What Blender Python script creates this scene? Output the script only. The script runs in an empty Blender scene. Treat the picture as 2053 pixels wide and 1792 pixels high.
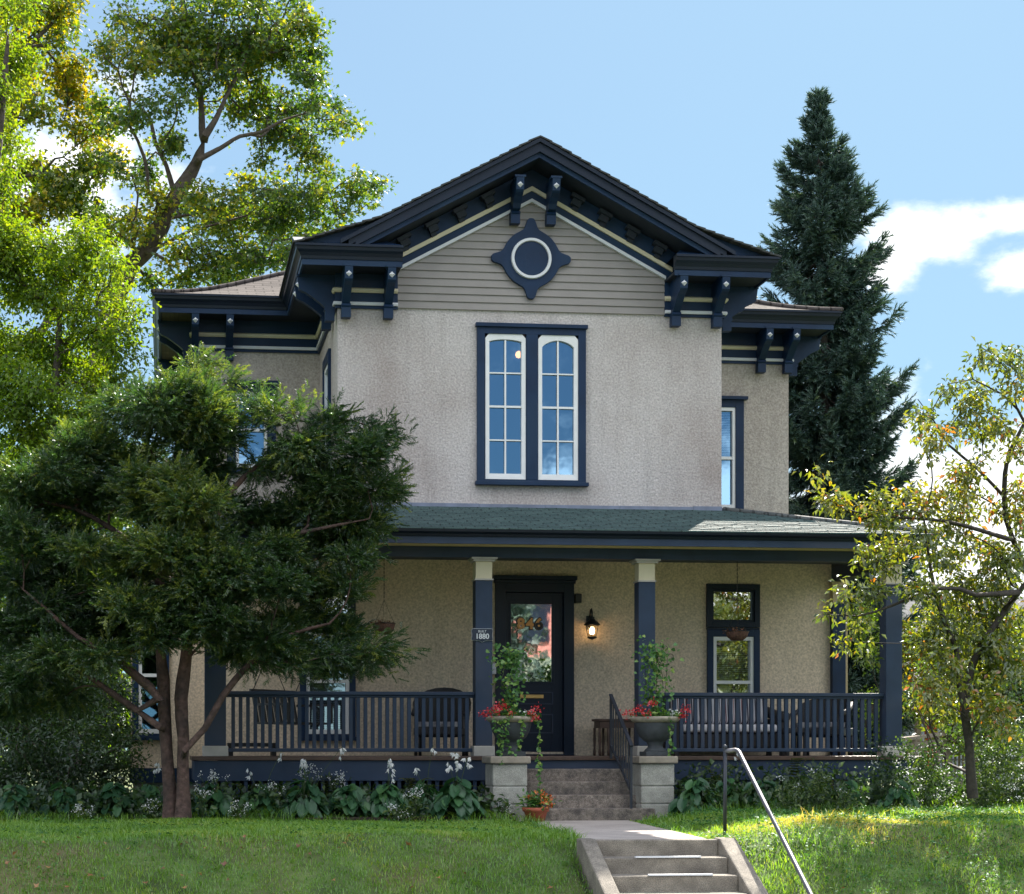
import bpy, math, random
import numpy as np
from mathutils import Vector, Matrix
random.seed(7); RNG = np.random.default_rng(7)
SC = bpy.context.scene
COL = SC.collection
R = math.radians
# ------------------------------------------------------------------ camera geometry (measured on the photograph)
F, YH, CZ, CX0 = 3600.0, 1500.0, .87, 330.0
PSI = math.atan(.108); PCX = CX0 + F*.108
SN, CS = math.sin(PSI), math.cos(PSI)
def P(px, py, Y):
    "world point on the plane y=Y seen at a pixel of the 2053-wide photograph (used to take measurements)"
    u = (px-PCX)/F; v = (YH-py)/F
    dx, dy = SN+u*CS, CS-u*SN
    t = Y/dy
    return Vector((dx*t, Y, CZ+v*t))
# ------------------------------------------------------------------ object helpers
def tag(o, label=None, cat=None, group=None, kind=None):
    if label: o['label'] = label
    if cat: o['category'] = cat
    if group: o['group'] = group
    if kind: o['kind'] = kind
    return o
def thing(name, loc, label, cat, group=None):
    o = bpy.data.objects.new(name, None); COL.objects.link(o)
    o.location = loc; o.empty_display_size = .2
    return tag(o, label, cat, group)
def worigin(o):
    v = Vector((0, 0, 0))
    while o is not None:
        v += o.location; o = o.parent
    return v
def link(name, me, mat, parent=None):
    o = bpy.data.objects.new(name, me); COL.objects.link(o)
    if mat is not None:
        for m in (mat if isinstance(mat, (list, tuple)) else [mat]): me.materials.append(m)
    if parent is not None:
        w = worigin(parent); o.parent = parent
        me.transform(Matrix.Translation(-w))
    return o
def recentre(o):
    "move a parentless mesh's origin to the middle of its base"
    c = np.array([v.co[:] for v in o.data.vertices]) if len(o.data.vertices) < 5000 else None
    if c is None:
        a = np.empty(len(o.data.vertices)*3, np.float32); o.data.vertices.foreach_get('co', a); c = a.reshape(-1, 3)
    b = Vector(((c[:, 0].min()+c[:, 0].max())/2, (c[:, 1].min()+c[:, 1].max())/2, c[:, 2].min()))
    o.data.transform(Matrix.Translation(-b)); o.location = b
    return o
def copy_tree(o, parent=None):
    c = o.copy(); COL.objects.link(c); c.parent = parent
    for ch in [x for x in COL.objects if x.parent == o]: copy_tree(ch, c)
    return c

class MB:
    def __init__(s): s.v = []; s.f = []; s.m = []; s.mi = 0; s.sm = []; s.smooth = False
    def add(s, vs, fs):
        n = len(s.v); s.v += [tuple(v) for v in vs]
        for f in fs: s.f.append(tuple(i+n for i in f)); s.m.append(s.mi); s.sm.append(s.smooth)
    def box(s, x0, x1, y0, y1, z0, z1):
        s.add([(x0,y0,z0),(x1,y0,z0),(x1,y1,z0),(x0,y1,z0),(x0,y0,z1),(x1,y0,z1),(x1,y1,z1),(x0,y1,z1)],
              [(0,3,2,1),(4,5,6,7),(0,1,5,4),(1,2,6,5),(2,3,7,6),(3,0,4,7)])
    def cbox(s, c, sx, sy, sz, M=None):
        M = M or Matrix.Identity(3); c = Vector(c); vs = []
        for k in (-1, 1):
            for j, i in ((-1,-1),(-1,1),(1,1),(1,-1)): vs.append(c + M @ Vector((i*sx/2, j*sy/2, k*sz/2)))
        s.add(vs, [(0,3,2,1),(4,5,6,7),(0,1,5,4),(1,2,6,5),(2,3,7,6),(3,0,4,7)])
    def prism(s, poly, y0, y1, fn=None):
        "poly in (a,b); fn(a,b,t)->point with t in (y0,y1); default a=x,b=z,t=y"
        fn = fn or (lambda a, b, t: (a, t, b)); n = len(poly)
        vs = [fn(a, b, y0) for a, b in poly]+[fn(a, b, y1) for a, b in poly]
        fs = [tuple(range(n)), tuple(range(2*n-1, n-1, -1))]
        fs += [(i, i+n, (i+1) % n+n, (i+1) % n) for i in range(n)]
        s.add(vs, fs)
    def bar(s, a, b, w, h=None, up=(0, 0, 1)):
        "rectangular bar from a to b"
        a, b = Vector(a), Vector(b); h = h or w; d = (b-a).normalized(); up = Vector(up)
        if abs(d.dot(up)) > .98: up = Vector((0, 1, 0))
        x = d.cross(up).normalized(); z = x.cross(d).normalized(); vs = []
        for p in (a, b):
            for i, k in ((-1,-1),(1,-1),(1,1),(-1,1)): vs.append(p+x*(i*w/2)+z*(k*h/2))
        s.add(vs, [(3,2,1,0),(4,5,6,7),(0,1,5,4),(1,2,6,5),(2,3,7,6),(3,0,4,7)])
    def tube(s, pts, r, n=8, cap=True):
        pts = [Vector(p) for p in pts]; rs = r if isinstance(r, (list, tuple)) else [r]*len(pts)
        rings = []; ref = Vector((.3, .2, 1)).normalized()
        for i, p in enumerate(pts):
            d = (pts[min(i+1, len(pts)-1)]-pts[max(i-1, 0)])
            if d.length < 1e-9: d = Vector((0, 0, 1))
            d.normalize()
            if abs(d.dot(ref)) > .97: ref = Vector((1, .1, 0)).normalized()
            x = d.cross(ref).normalized(); y = d.cross(x)
            rings.append([p+(x*math.cos(2*math.pi*k/n)+y*math.sin(2*math.pi*k/n))*rs[i] for k in range(n)])
        vs = [v for g in rings for v in g]; fs = []
        for i in range(len(pts)-1):
            for k in range(n): fs.append((i*n+k, i*n+(k+1) % n, (i+1)*n+(k+1) % n, (i+1)*n+k))
        if cap: fs += [tuple(range(n-1, -1, -1)), tuple(range((len(pts)-1)*n, len(pts)*n))]
        o = s.smooth; s.smooth = True; s.add(vs, fs); s.smooth = o
    def lathe(s, prof, c, n=28, sx=1, sy=1):
        "prof [(r,z)] about vertical axis through c"
        vs = [(c[0]+r*sx*math.cos(2*math.pi*k/n), c[1]+r*sy*math.sin(2*math.pi*k/n), c[2]+z) for r, z in prof for k in range(n)]
        fs = []
        for i in range(len(prof)-1):
            for k in range(n): fs.append((i*n+k, i*n+(k+1) % n, (i+1)*n+(k+1) % n, (i+1)*n+k))
        if prof[0][0] > 1e-6: fs.append(tuple(range(n-1, -1, -1)))
        if prof[-1][0] > 1e-6: fs.append(tuple(range((len(prof)-1)*n, len(prof)*n)))
        o = s.smooth; s.smooth = True; s.add(vs, fs); s.smooth = o
    def sweep(s, path, prof, caps=True):
        "closed profile [(out,z)] swept with mitres along a plan path of wall lines; out is to the left of travel"
        path = [Vector((p[0], p[1])) for p in path]; n = len(path); offs = []
        for i in range(n):
            ds = []
            if i > 0: ds.append((path[i]-path[i-1]).normalized())
            if i < n-1: ds.append((path[i+1]-path[i]).normalized())
            ns = [Vector((-d.y, d.x)) for d in ds]
            if len(ns) == 1: offs.append(ns[0])
            else:
                m = (ns[0]+ns[1]).normalized(); offs.append(m/ max(.2, m.dot(ns[0])))
        k = len(prof); vs = []
        for p, o in zip(path, offs):
            for a, z in prof: vs.append((p.x+o.x*a, p.y+o.y*a, z))
        fs = []
        for i in range(n-1):
            for j in range(k): fs.append((i*k+j, i*k+(j+1) % k, (i+1)*k+(j+1) % k, (i+1)*k+j))
        if caps: fs += [tuple(range(k-1, -1, -1)), tuple(range((n-1)*k, n*k))]
        s.add(vs, fs)
    def wall(s, axis, pos, a0, a1, z0, z1, holes=(), rev=.12, sgn=1):
        "sheet wall with openings and reveals; axis 'y': faces -y at y=pos spanning x; axis 'x': plane x=pos spanning y"
        pt = (lambda a, z, d: (a, pos+d*sgn, z)) if axis == 'y' else (lambda a, z, d: (pos+d*sgn, a, z))
        As = sorted({a0, a1, *[h[0] for h in holes], *[h[1] for h in holes]}); As = [a for a in As if a0 <= a <= a1]
        Zs = sorted({z0, z1, *[h[2] for h in holes], *[h[3] for h in holes]}); Zs = [z for z in Zs if z0 <= z <= z1]
        for i in range(len(As)-1):
            for j in range(len(Zs)-1):
                ca, cz_ = (As[i]+As[i+1])/2, (Zs[j]+Zs[j+1])/2
                if any(h[0] < ca < h[1] and h[2] < cz_ < h[3] for h in holes): continue
                s.add([pt(As[i], Zs[j], 0), pt(As[i+1], Zs[j], 0), pt(As[i+1], Zs[j+1], 0), pt(As[i], Zs[j+1], 0)], [(0, 1, 2, 3)])
        for h in holes:
            c = [(h[0], h[2]), (h[1], h[2]), (h[1], h[3]), (h[0], h[3])]
            for q in range(4):
                p, r_ = c[q], c[(q+1) % 4]
                s.add([pt(*p, 0), pt(*r_, 0), pt(*r_, rev), pt(*p, rev)], [(0, 1, 2, 3)])
    def build(s, name, mat, parent=None, bevel=0):
        me = bpy.data.meshes.new(name); me.from_pydata(s.v, [], s.f); me.validate()
        if len(me.polygons) == len(s.m):
            me.polygons.foreach_set('material_index', s.m)
            me.polygons.foreach_set('use_smooth', s.sm)
        import bmesh
        bm = bmesh.new(); bm.from_mesh(me); bmesh.ops.recalc_face_normals(bm, faces=bm.faces); bm.to_mesh(me); bm.free()
        o = link(name, me, mat, parent)
        if bevel:
            b = o.modifiers.new('bevel', 'BEVEL'); b.width = bevel; b.segments = 2; b.limit_method = 'ANGLE'
        return o

def np_mesh(name, V, T, tint=None, smooth=False):
    "fast triangle mesh; V (n,3), T (m,3), tint per vertex"
    V = np.ascontiguousarray(V, np.float32); T = np.ascontiguousarray(T, np.int32)
    me = bpy.data.meshes.new(name)
    me.vertices.add(len(V)); me.vertices.foreach_set('co', V.ravel())
    me.loops.add(T.size); me.loops.foreach_set('vertex_index', T.ravel())
    me.polygons.add(len(T)); me.polygons.foreach_set('loop_start', np.arange(0, T.size, 3, dtype=np.int32))
    me.polygons.foreach_set('loop_total', np.full(len(T), 3, np.int32))
    if smooth: me.polygons.foreach_set('use_smooth', np.ones(len(T), bool))
    if tint is not None:
        a = me.attributes.new('tint', 'FLOAT', 'POINT'); a.data.foreach_set('value', np.ascontiguousarray(tint, np.float32))
    me.update(calc_edges=True); me.validate()
    return me
def unit(a): return a/np.maximum(np.linalg.norm(a, axis=-1, keepdims=True), 1e-9)
def instance(tv, tf, pos, axis, nrm, scale, tint):
    "place template (x side, y axis, z normal) at pos; returns V,T,tint"
    tv = np.asarray(tv, float); tf = np.asarray(tf, int); N = len(pos); k = len(tv)
    y = unit(axis); x = unit(np.cross(y, nrm)); z = np.cross(x, y)
    sc = np.asarray(scale, float).reshape(N, 1, 1)
    V = pos[:, None, :] + sc*(tv[None, :, 0:1]*x[:, None, :] + tv[None, :, 1:2]*y[:, None, :] + tv[None, :, 2:3]*z[:, None, :])
    T = tf[None]+(np.arange(N)*k)[:, None, None]
    return V.reshape(-1, 3), T.reshape(-1, 3), np.repeat(np.asarray(tint, float), k)
def merge(parts):
    Vs, Ts, ts, o = [], [], [], 0
    for V, T, t in parts:
        Vs.append(V); Ts.append(T+o); ts.append(t); o += len(V)
    return np.concatenate(Vs), np.concatenate(Ts), np.concatenate(ts)
def rdir(n):
    return unit(RNG.normal(size=(n, 3)))
# ------------------------------------------------------------------ materials
def newmat(name):
    m = bpy.data.materials.new(name); m.use_nodes = True
    nt = m.node_tree; nt.nodes.clear(); out = nt.nodes.new('ShaderNodeOutputMaterial')
    return m, nt, out
def N(nt, t, **kw):
    n = nt.nodes.new(t)
    for k, v in kw.items():
        if k.startswith('i_'): n.inputs[k[2:].replace('_', ' ')].default_value = v
        else: setattr(n, k, v)
    return n
def rgba(c): return (c[0], c[1], c[2], 1)
def mat_pbr(name, col, rough=.6, var=.12, scale=6, bump=0, bscale=60, metal=0, spec=.5, col2=None, detail=5, c2thr=(.45, .75), grain=0):
    m, nt, out = newmat(name); L = nt.links
    b = N(nt, 'ShaderNodeBsdfPrincipled'); b.inputs['Roughness'].default_value = rough; b.inputs['Metallic'].default_value = metal
    b.inputs['Specular IOR Level'].default_value = spec
    tc = N(nt, 'ShaderNodeTexCoord')
    n1 = N(nt, 'ShaderNodeTexNoise'); n1.inputs['Scale'].default_value = scale; n1.inputs['Detail'].default_value = detail
    L.new(tc.outputs['Object'], n1.inputs['Vector'])
    rp = N(nt, 'ShaderNodeValToRGB'); e = rp.color_ramp.elements
    e[0].position = .3; e[1].position = .72
    e[0].color = rgba([c*(1-var) for c in col]); e[1].color = rgba([min(1, c*(1+var)) for c in col])
    L.new(n1.outputs['Fac'], rp.inputs['Fac']); src = rp.outputs['Color']
    if col2:
        n2 = N(nt, 'ShaderNodeTexNoise'); n2.inputs['Scale'].default_value = scale*.27; n2.inputs['Detail'].default_value = 6
        L.new(tc.outputs['Object'], n2.inputs['Vector'])
        r2 = N(nt, 'ShaderNodeMapRange'); r2.inputs['From Min'].default_value = c2thr[0]; r2.inputs['From Max'].default_value = c2thr[1]
        L.new(n2.outputs['Fac'], r2.inputs['Value'])
        mx = N(nt, 'ShaderNodeMix', data_type='RGBA'); mx.inputs[7].default_value = rgba(col2)
        L.new(r2.outputs[0], mx.inputs[0]); L.new(src, mx.inputs[6]); src = mx.outputs[2]
    if grain:
        n4 = N(nt, 'ShaderNodeTexNoise'); n4.inputs['Scale'].default_value = 110; n4.inputs['Detail'].default_value = 3; L.new(tc.outputs['Object'], n4.inputs['Vector'])
        r4 = N(nt, 'ShaderNodeMapRange'); r4.inputs['From Min'].default_value = .32; r4.inputs['From Max'].default_value = .68; r4.inputs['To Min'].default_value = 1-grain; r4.inputs['To Max'].default_value = 1+grain
        L.new(n4.outputs['Fac'], r4.inputs['Value']); m4 = N(nt, 'ShaderNodeMix', data_type='RGBA', blend_type='MULTIPLY'); m4.inputs[0].default_value = 1
        L.new(src, m4.inputs[6]); L.new(r4.outputs[0], m4.inputs[7]); src = m4.outputs[2]
    L.new(src, b.inputs['Base Color'])
    if bump:
        n3 = N(nt, 'ShaderNodeTexNoise'); n3.inputs['Scale'].default_value = bscale; n3.inputs['Detail'].default_value = 3
        L.new(tc.outputs['Object'], n3.inputs['Vector'])
        bp = N(nt, 'ShaderNodeBump'); bp.inputs['Strength'].default_value = 1; bp.inputs['Distance'].default_value = bump
        L.new(n3.outputs['Fac'], bp.inputs['Height']); L.new(bp.outputs[0], b.inputs['Normal'])
    L.new(b.outputs[0], out.inputs[0])
    return m
def mat_stucco(name, col, col2, bd=.013):
    m, nt, out = newmat(name); L = nt.links
    b = N(nt, 'ShaderNodeBsdfPrincipled'); b.inputs['Roughness'].default_value = .9; b.inputs['Specular IOR Level'].default_value = .2
    tc = N(nt, 'ShaderNodeTexCoord')
    big = N(nt, 'ShaderNodeTexNoise'); big.inputs['Scale'].default_value = .55; big.inputs['Detail'].default_value = 7; big.inputs['Roughness'].default_value = .62
    mp = N(nt, 'ShaderNodeMapping'); mp.inputs['Scale'].default_value = (1.1, 1, .8)
    L.new(tc.outputs['Object'], mp.inputs[0]); L.new(mp.outputs[0], big.inputs['Vector'])
    r1 = N(nt, 'ShaderNodeMapRange'); r1.inputs['From Min'].default_value = .4; r1.inputs['From Max'].default_value = .68
    L.new(big.outputs['Fac'], r1.inputs['Value'])
    mx = N(nt, 'ShaderNodeMix', data_type='RGBA'); mx.inputs[6].default_value = rgba(col); mx.inputs[7].default_value = rgba(col2)
    L.new(r1.outputs[0], mx.inputs[0])
    fine = N(nt, 'ShaderNodeTexNoise'); fine.inputs['Scale'].default_value = 38; fine.inputs['Detail'].default_value = 4
    L.new(tc.outputs['Object'], fine.inputs['Vector'])
    r2 = N(nt, 'ShaderNodeMapRange'); r2.inputs['From Min'].default_value = .3; r2.inputs['From Max'].default_value = .7
    r2.inputs['To Min'].default_value = .74; r2.inputs['To Max'].default_value = 1.24
    L.new(fine.outputs['Fac'], r2.inputs['Value'])
    mu = N(nt, 'ShaderNodeMix', data_type='RGBA', blend_type='MULTIPLY'); mu.inputs[0].default_value = 1
    L.new(mx.outputs[2], mu.inputs[6]); L.new(r2.outputs[0], mu.inputs[7])
    st_ = N(nt, 'ShaderNodeTexNoise'); st_.inputs['Scale'].default_value = 1; st_.inputs['Detail'].default_value = 5     # rain streaks
    ms = N(nt, 'ShaderNodeMapping'); ms.inputs['Scale'].default_value = (5, 5, .35); L.new(tc.outputs['Object'], ms.inputs[0]); L.new(ms.outputs[0], st_.inputs['Vector'])
    r3 = N(nt, 'ShaderNodeMapRange'); r3.inputs['From Min'].default_value = .52; r3.inputs['From Max'].default_value = .75; r3.inputs['To Min'].default_value = 1; r3.inputs['To Max'].default_value = .84
    L.new(st_.outputs['Fac'], r3.inputs['Value'])
    m3 = N(nt, 'ShaderNodeMix', data_type='RGBA', blend_type='MULTIPLY'); m3.inputs[0].default_value = 1; L.new(mu.outputs[2], m3.inputs[6]); L.new(r3.outputs[0], m3.inputs[7]); L.new(m3.outputs[2], b.inputs['Base Color'])
    bn = N(nt, 'ShaderNodeTexNoise'); bn.inputs['Scale'].default_value = 30; bn.inputs['Detail'].default_value = 3; bn.inputs['Distortion'].default_value = .8
    L.new(tc.outputs['Object'], bn.inputs['Vector'])
    bp = N(nt, 'ShaderNodeBump'); bp.inputs['Strength'].default_value = .9; bp.inputs['Distance'].default_value = bd
    L.new(bn.outputs['Fac'], bp.inputs['Height']); L.new(bp.outputs[0], b.inputs['Normal']); L.new(b.outputs[0], out.inputs[0])
    return m
def mat_shingle(name, c1, c2, axis, course=.14, rough=.85, spec=.3):
    "asphalt shingle tabs; axis = (index along eave, index up slope)"
    m, nt, out = newmat(name); L = nt.links
    b = N(nt, 'ShaderNodeBsdfPrincipled'); b.inputs['Roughness'].default_value = rough; b.inputs['Specular IOR Level'].default_value = spec
    tc = N(nt, 'ShaderNodeTexCoord'); sp = N(nt, 'ShaderNodeSeparateXYZ'); L.new(tc.outputs['Object'], sp.inputs[0])
    cb = N(nt, 'ShaderNodeCombineXYZ'); L.new(sp.outputs[axis[0]], cb.inputs[0]); L.new(sp.outputs[axis[1]], cb.inputs[1])
    br = N(nt, 'ShaderNodeTexBrick'); br.inputs['Scale'].default_value = 1; br.inputs['Brick Width'].default_value = .27
    br.inputs['Row Height'].default_value = course; br.inputs['Mortar Size'].default_value = .011; br.inputs['Bias'].default_value = -.1
    br.inputs['Color1'].default_value = rgba(c1); br.inputs['Color2'].default_value = rgba(c2); br.inputs['Mortar'].default_value = rgba([c*.35 for c in c1])
    L.new(cb.outputs[0], br.inputs['Vector'])
    n = N(nt, 'ShaderNodeTexNoise'); n.inputs['Scale'].default_value = 90; n.inputs['Detail'].default_value = 3; L.new(tc.outputs['Object'], n.inputs['Vector'])
    r2 = N(nt, 'ShaderNodeMapRange'); r2.inputs['From Min'].default_value = .3; r2.inputs['From Max'].default_value = .7
    r2.inputs['To Min'].default_value = .65; r2.inputs['To Max'].default_value = 1.3; L.new(n.outputs['Fac'], r2.inputs['Value'])
    mu = N(nt, 'ShaderNodeMix', data_type='RGBA', blend_type='MULTIPLY'); mu.inputs[0].default_value = 1
    L.new(br.outputs['Color'], mu.inputs[6]); L.new(r2.outputs[0], mu.inputs[7]); L.new(mu.outputs[2], b.inputs['Base Color'])
    bp = N(nt, 'ShaderNodeBump'); bp.inputs['Strength'].default_value = .8; bp.inputs['Distance'].default_value = .01; bp.invert = True
    L.new(br.outputs['Fac'], bp.inputs['Height']); L.new(bp.outputs[0], b.inputs['Normal']); L.new(b.outputs[0], out.inputs[0])
    return m
def mat_leaf(name, stops, transl=.45, gloss=.1, rough=.4, tcol=(1.5, 1.35, .5)):
    "leaf colour from per-leaf tint; light passes through the blade"
    m, nt, out = newmat(name); L = nt.links
    at = N(nt, 'ShaderNodeAttribute', attribute_name='tint')
    rp = N(nt, 'ShaderNodeValToRGB'); e = rp.color_ramp.elements
    e[0].position = stops[0][0]; e[0].color = rgba(stops[0][1]); e[1].position = stops[-1][0]; e[1].color = rgba(stops[-1][1])
    for p, c in stops[1:-1]: q = e.new(p); q.color = rgba(c)
    L.new(at.outputs['Fac'], rp.inputs['Fac'])
    d = N(nt, 'ShaderNodeBsdfDiffuse'); t = N(nt, 'ShaderNodeBsdfTranslucent'); g = N(nt, 'ShaderNodeBsdfGlossy')
    g.inputs['Roughness'].default_value = rough; g.inputs['Color'].default_value = (.9, .95, 1, 1)
    L.new(rp.outputs[0], d.inputs[0])
    mu = N(nt, 'ShaderNodeMix', data_type='RGBA', blend_type='MULTIPLY'); mu.inputs[0].default_value = 1; mu.inputs[7].default_value = rgba(tcol)
    L.new(rp.outputs[0], mu.inputs[6]); L.new(mu.outputs[2], t.inputs[0])
    m1 = N(nt, 'ShaderNodeMixShader'); m1.inputs[0].default_value = transl; L.new(d.outputs[0], m1.inputs[1]); L.new(t.outputs[0], m1.inputs[2])
    m2 = N(nt, 'ShaderNodeMixShader'); m2.inputs[0].default_value = gloss; L.new(m1.outputs[0], m2.inputs[1]); L.new(g.outputs[0], m2.inputs[2])
    L.new(m2.outputs[0], out.inputs[0])
    return m
def mat_glass(name, refl=.3, tint=(.55, .62, .68), rc=(.8, .9, 1)):
    m, nt, out = newmat(name); L = nt.links
    g = N(nt, 'ShaderNodeBsdfGlossy'); g.inputs['Roughness'].default_value = .02; g.inputs['Color'].default_value = rgba(rc)
    tr = N(nt, 'ShaderNodeBsdfTransparent'); tr.inputs[0].default_value = rgba(tint)
    tc = N(nt, 'ShaderNodeTexCoord'); n = N(nt, 'ShaderNodeTexNoise'); n.inputs['Scale'].default_value = 3.5; L.new(tc.outputs['Object'], n.inputs['Vector'])
    bp = N(nt, 'ShaderNodeBump'); bp.inputs['Strength'].default_value = .06; bp.inputs['Distance'].default_value = .01; L.new(n.outputs['Fac'], bp.inputs['Height'])
    L.new(bp.outputs[0], g.inputs['Normal'])
    mx = N(nt, 'ShaderNodeMixShader'); mx.inputs[0].default_value = refl
    L.new(tr.outputs[0], mx.inputs[1]); L.new(g.outputs[0], mx.inputs[2]); L.new(mx.outputs[0], out.inputs[0])
    return m
def mat_emit(name, col, s):
    m, nt, out = newmat(name); e = N(nt, 'ShaderNodeEmission'); e.inputs[0].default_value = rgba(col); e.inputs[1].default_value = s
    nt.links.new(e.outputs[0], out.inputs[0]); return m
def mat_stripe(name, c1, c2, c3, freq, axis=0):
    m, nt, out = newmat(name); L = nt.links
    b = N(nt, 'ShaderNodeBsdfPrincipled'); b.inputs['Roughness'].default_value = .95
    tc = N(nt, 'ShaderNodeTexCoord'); sp = N(nt, 'ShaderNodeSeparateXYZ'); L.new(tc.outputs['Object'], sp.inputs[0])
    mu = N(nt, 'ShaderNodeMath', operation='MULTIPLY'); mu.inputs[1].default_value = freq; L.new(sp.outputs[axis], mu.inputs[0])
    fr = N(nt, 'ShaderNodeMath', operation='FRACT'); L.new(mu.outputs[0], fr.inputs[0])
    rp = N(nt, 'ShaderNodeValToRGB'); rp.color_ramp.interpolation = 'CONSTANT'; e = rp.color_ramp.elements
    e[0].position = 0; e[0].color = rgba(c1); e[1].position = .3; e[1].color = rgba(c2)
    for p, c in ((.5, c1), (.62, c3), (.72, c1), (.85, c2), (.95, c1)): q = e.new(p); q.color = rgba(c)
    L.new(fr.outputs[0], rp.inputs[0]); L.new(rp.outputs[0], b.inputs['Base Color']); L.new(b.outputs[0], out.inputs[0])
    return m

M = {}
M['stucco'] = mat_stucco('stucco', (.50, .468, .462), (.35, .305, .29))
M['stucco_tan'] = mat_stucco('stucco_tan', (.68, .565, .44), (.585, .475, .36), .007)
M['stucco_wing'] = mat_stucco('stucco_wing', (.46, .42, .385), (.38, .335, .30))
M['siding'] = mat_pbr('siding', (.25, .232, .222), .6, .07, 3, .001, 60)
M['navy'] = mat_pbr('navy', (.0045, .021, .06), .5, .2, 3, .0012, 30, spec=.3, col2=(.009, .030, .072), c2thr=(.48, .62))
M['navy_door'] = mat_pbr('navy_door', (.006, .0145, .034), .42, .1, 2.5, spec=.3)
M['slate'] = mat_pbr('slate', (.022, .040, .078), .55, .18, 3, .0012, 30, spec=.3, col2=(.042, .055, .09), c2thr=(.48, .64))
M['gutter'] = mat_pbr('gutter', (.008, .014, .028), .4, .12, 3, spec=.3)
M['soffit'] = mat_pbr('soffit', (.008, .014, .025), .7, .1, 3)
M['brown_board'] = mat_pbr('brown_board', (.09, .075, .055), .8, .25, 5)
M['cream'] = mat_pbr('cream', (.62, .56, .40), .55, .06, 4)
M['tan_trim'] = mat_pbr('tan_trim', (.45, .36, .21), .6, .06, 4)
M['white'] = mat_pbr('white', (.72, .73, .74), .45, .05, 5)
M['greytrim'] = mat_pbr('greytrim', (.40, .38, .36), .65, .12, 8)
M['lightgrey'] = mat_pbr('lightgrey', (.62, .64, .68), .5, .05, 8)
M['flashing'] = mat_pbr('flashing', (.16, .19, .27), .5, .2, 6, .003, 15)
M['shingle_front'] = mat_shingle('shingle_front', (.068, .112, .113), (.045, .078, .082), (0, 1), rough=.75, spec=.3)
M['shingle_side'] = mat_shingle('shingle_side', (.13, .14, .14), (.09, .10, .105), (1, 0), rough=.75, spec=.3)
M['shingle_main'] = mat_shingle('shingle_main', (.12, .105, .10), (.08, .07, .068), (0, 1), rough=.95, spec=.08)
M['shingle_mside'] = mat_shingle('shingle_mside', (.12, .105, .10), (.08, .07, .068), (1, 0), rough=.95, spec=.08)
M['shingle_dark'] = mat_pbr('shingle_dark', (.045, .048, .05), .9, .3, 12, .004, 80)
M['concrete'] = mat_pbr('concrete', (.23, .205, .172), .9, .28, 9, .005, 90, col2=(.13, .115, .10), grain=.4)
M['old_concrete'] = mat_pbr('old_concrete', (.22, .185, .16), .92, .35, 26, .008, 70, col2=(.055, .05, .05), c2thr=(.42, .75), grain=.45)
M['walk'] = mat_pbr('walk', (.42, .37, .34), .9, .12, 5, .002, 120, col2=(.31, .27, .245), grain=.2)
M['block'] = mat_pbr('block', (.33, .325, .30), .92, .2, 10, .006, 60, col2=(.22, .215, .195), grain=.25)
M['blockcap'] = mat_pbr('blockcap', (.27, .235, .195), .92, .22, 9, .005, 60)
M['iron'] = mat_pbr('iron', (.03, .036, .05), .45, .15, 10, metal=.3)
M['black'] = mat_pbr('black', (.012, .012, .014), .45, .15, 10)
M['wicker'] = mat_pbr('wicker', (.016, .015, .017), .6, .4, 60, .006, 120)
M['pipe'] = mat_pbr('pipe', (.17, .175, .2), .5, .1, 20, metal=.6)
M['urn'] = mat_pbr('urn', (.05, .058, .068), .75, .2, 12, .003, 60)
M['urn_rim'] = mat_pbr('urn_rim', (.36, .32, .26), .85, .3, 14, .004, 60, col2=(.12, .11, .09))
M['terracotta'] = mat_pbr('terracotta', (.33, .085, .045), .75, .18, 12, .002, 60)
M['wood_brown'] = mat_pbr('wood_brown', (.07, .04, .03), .5, .3, 8)
M['basket'] = mat_pbr('basket', (.11, .055, .04), .9, .45, 30, .01, 60)
M['brass'] = mat_pbr('brass', (.62, .42, .16), .35, .15, 10, metal=.7)
M['numeral'] = mat_pbr('numeral', (.62, .30, .09), .4, .12, 10, metal=.2)
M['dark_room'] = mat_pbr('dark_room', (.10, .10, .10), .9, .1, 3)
M['blind'] = mat_pbr('blind', (.6, .62, .62), .6, .05, 3)
M['glass'] = mat_glass('glass', .36, rc=(.40, .70, 1))
M['glass_porch'] = mat_glass('glass_porch', .45, rc=(.92, .96, .98))
M['glass_door'] = mat_glass('glass_door', .48, (.3, .33, .36), (1, 1, 1))
M['lamp_glass'] = mat_glass('lamp_glass', .08, (.95, .93, .88))
M['bulb'] = mat_emit('bulb', (1, .62, .28), 5)
M['room_bulb'] = mat_emit('room_bulb', (1, .40, .13), 1.6)
M['cushion'] = mat_pbr('cushion', (.6, .6, .64), .95, .06, 10, .002, 200)
M['cushion_pattern'] = mat_pbr('cushion_pattern', (.16, .16, .18), .95, .5, 26, col2=(.4, .4, .42))
M['stripe'] = mat_stripe('stripe', (.5, .49, .52), (.05, .05, .07), (.2, .06, .06), 9)
M['bark_yew'] = mat_pbr('bark_yew', (.085, .052, .044), .9, .5, 16, .025, 22, col2=(.035, .025, .023))
M['bark'] = mat_pbr('bark', (.075, .06, .05), .95, .4, 9, .02, 24)
M['bark_dark'] = mat_pbr('bark_dark', (.04, .034, .03), .9, .4, 14, .01, 40)
M['bark_grey'] = mat_pbr('bark_grey', (.12, .105, .095), .9, .35, 9, .01, 30)
M['stem'] = mat_pbr('stem', (.05, .08, .03), .8, .2, 20)
M['soil'] = mat_pbr('soil', (.035, .026, .02), .95, .4, 12, .02, 30)
M['asphalt'] = mat_pbr('asphalt', (.05, .05, .052), .9, .15, 30, .003, 150)
M['fence_wood'] = mat_pbr('fence_wood', (.22, .18, .15), .9, .25, 9)
M['red_paint'] = mat_pbr('red_paint', (.5, .05, .035), .5, .12, 6)
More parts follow.
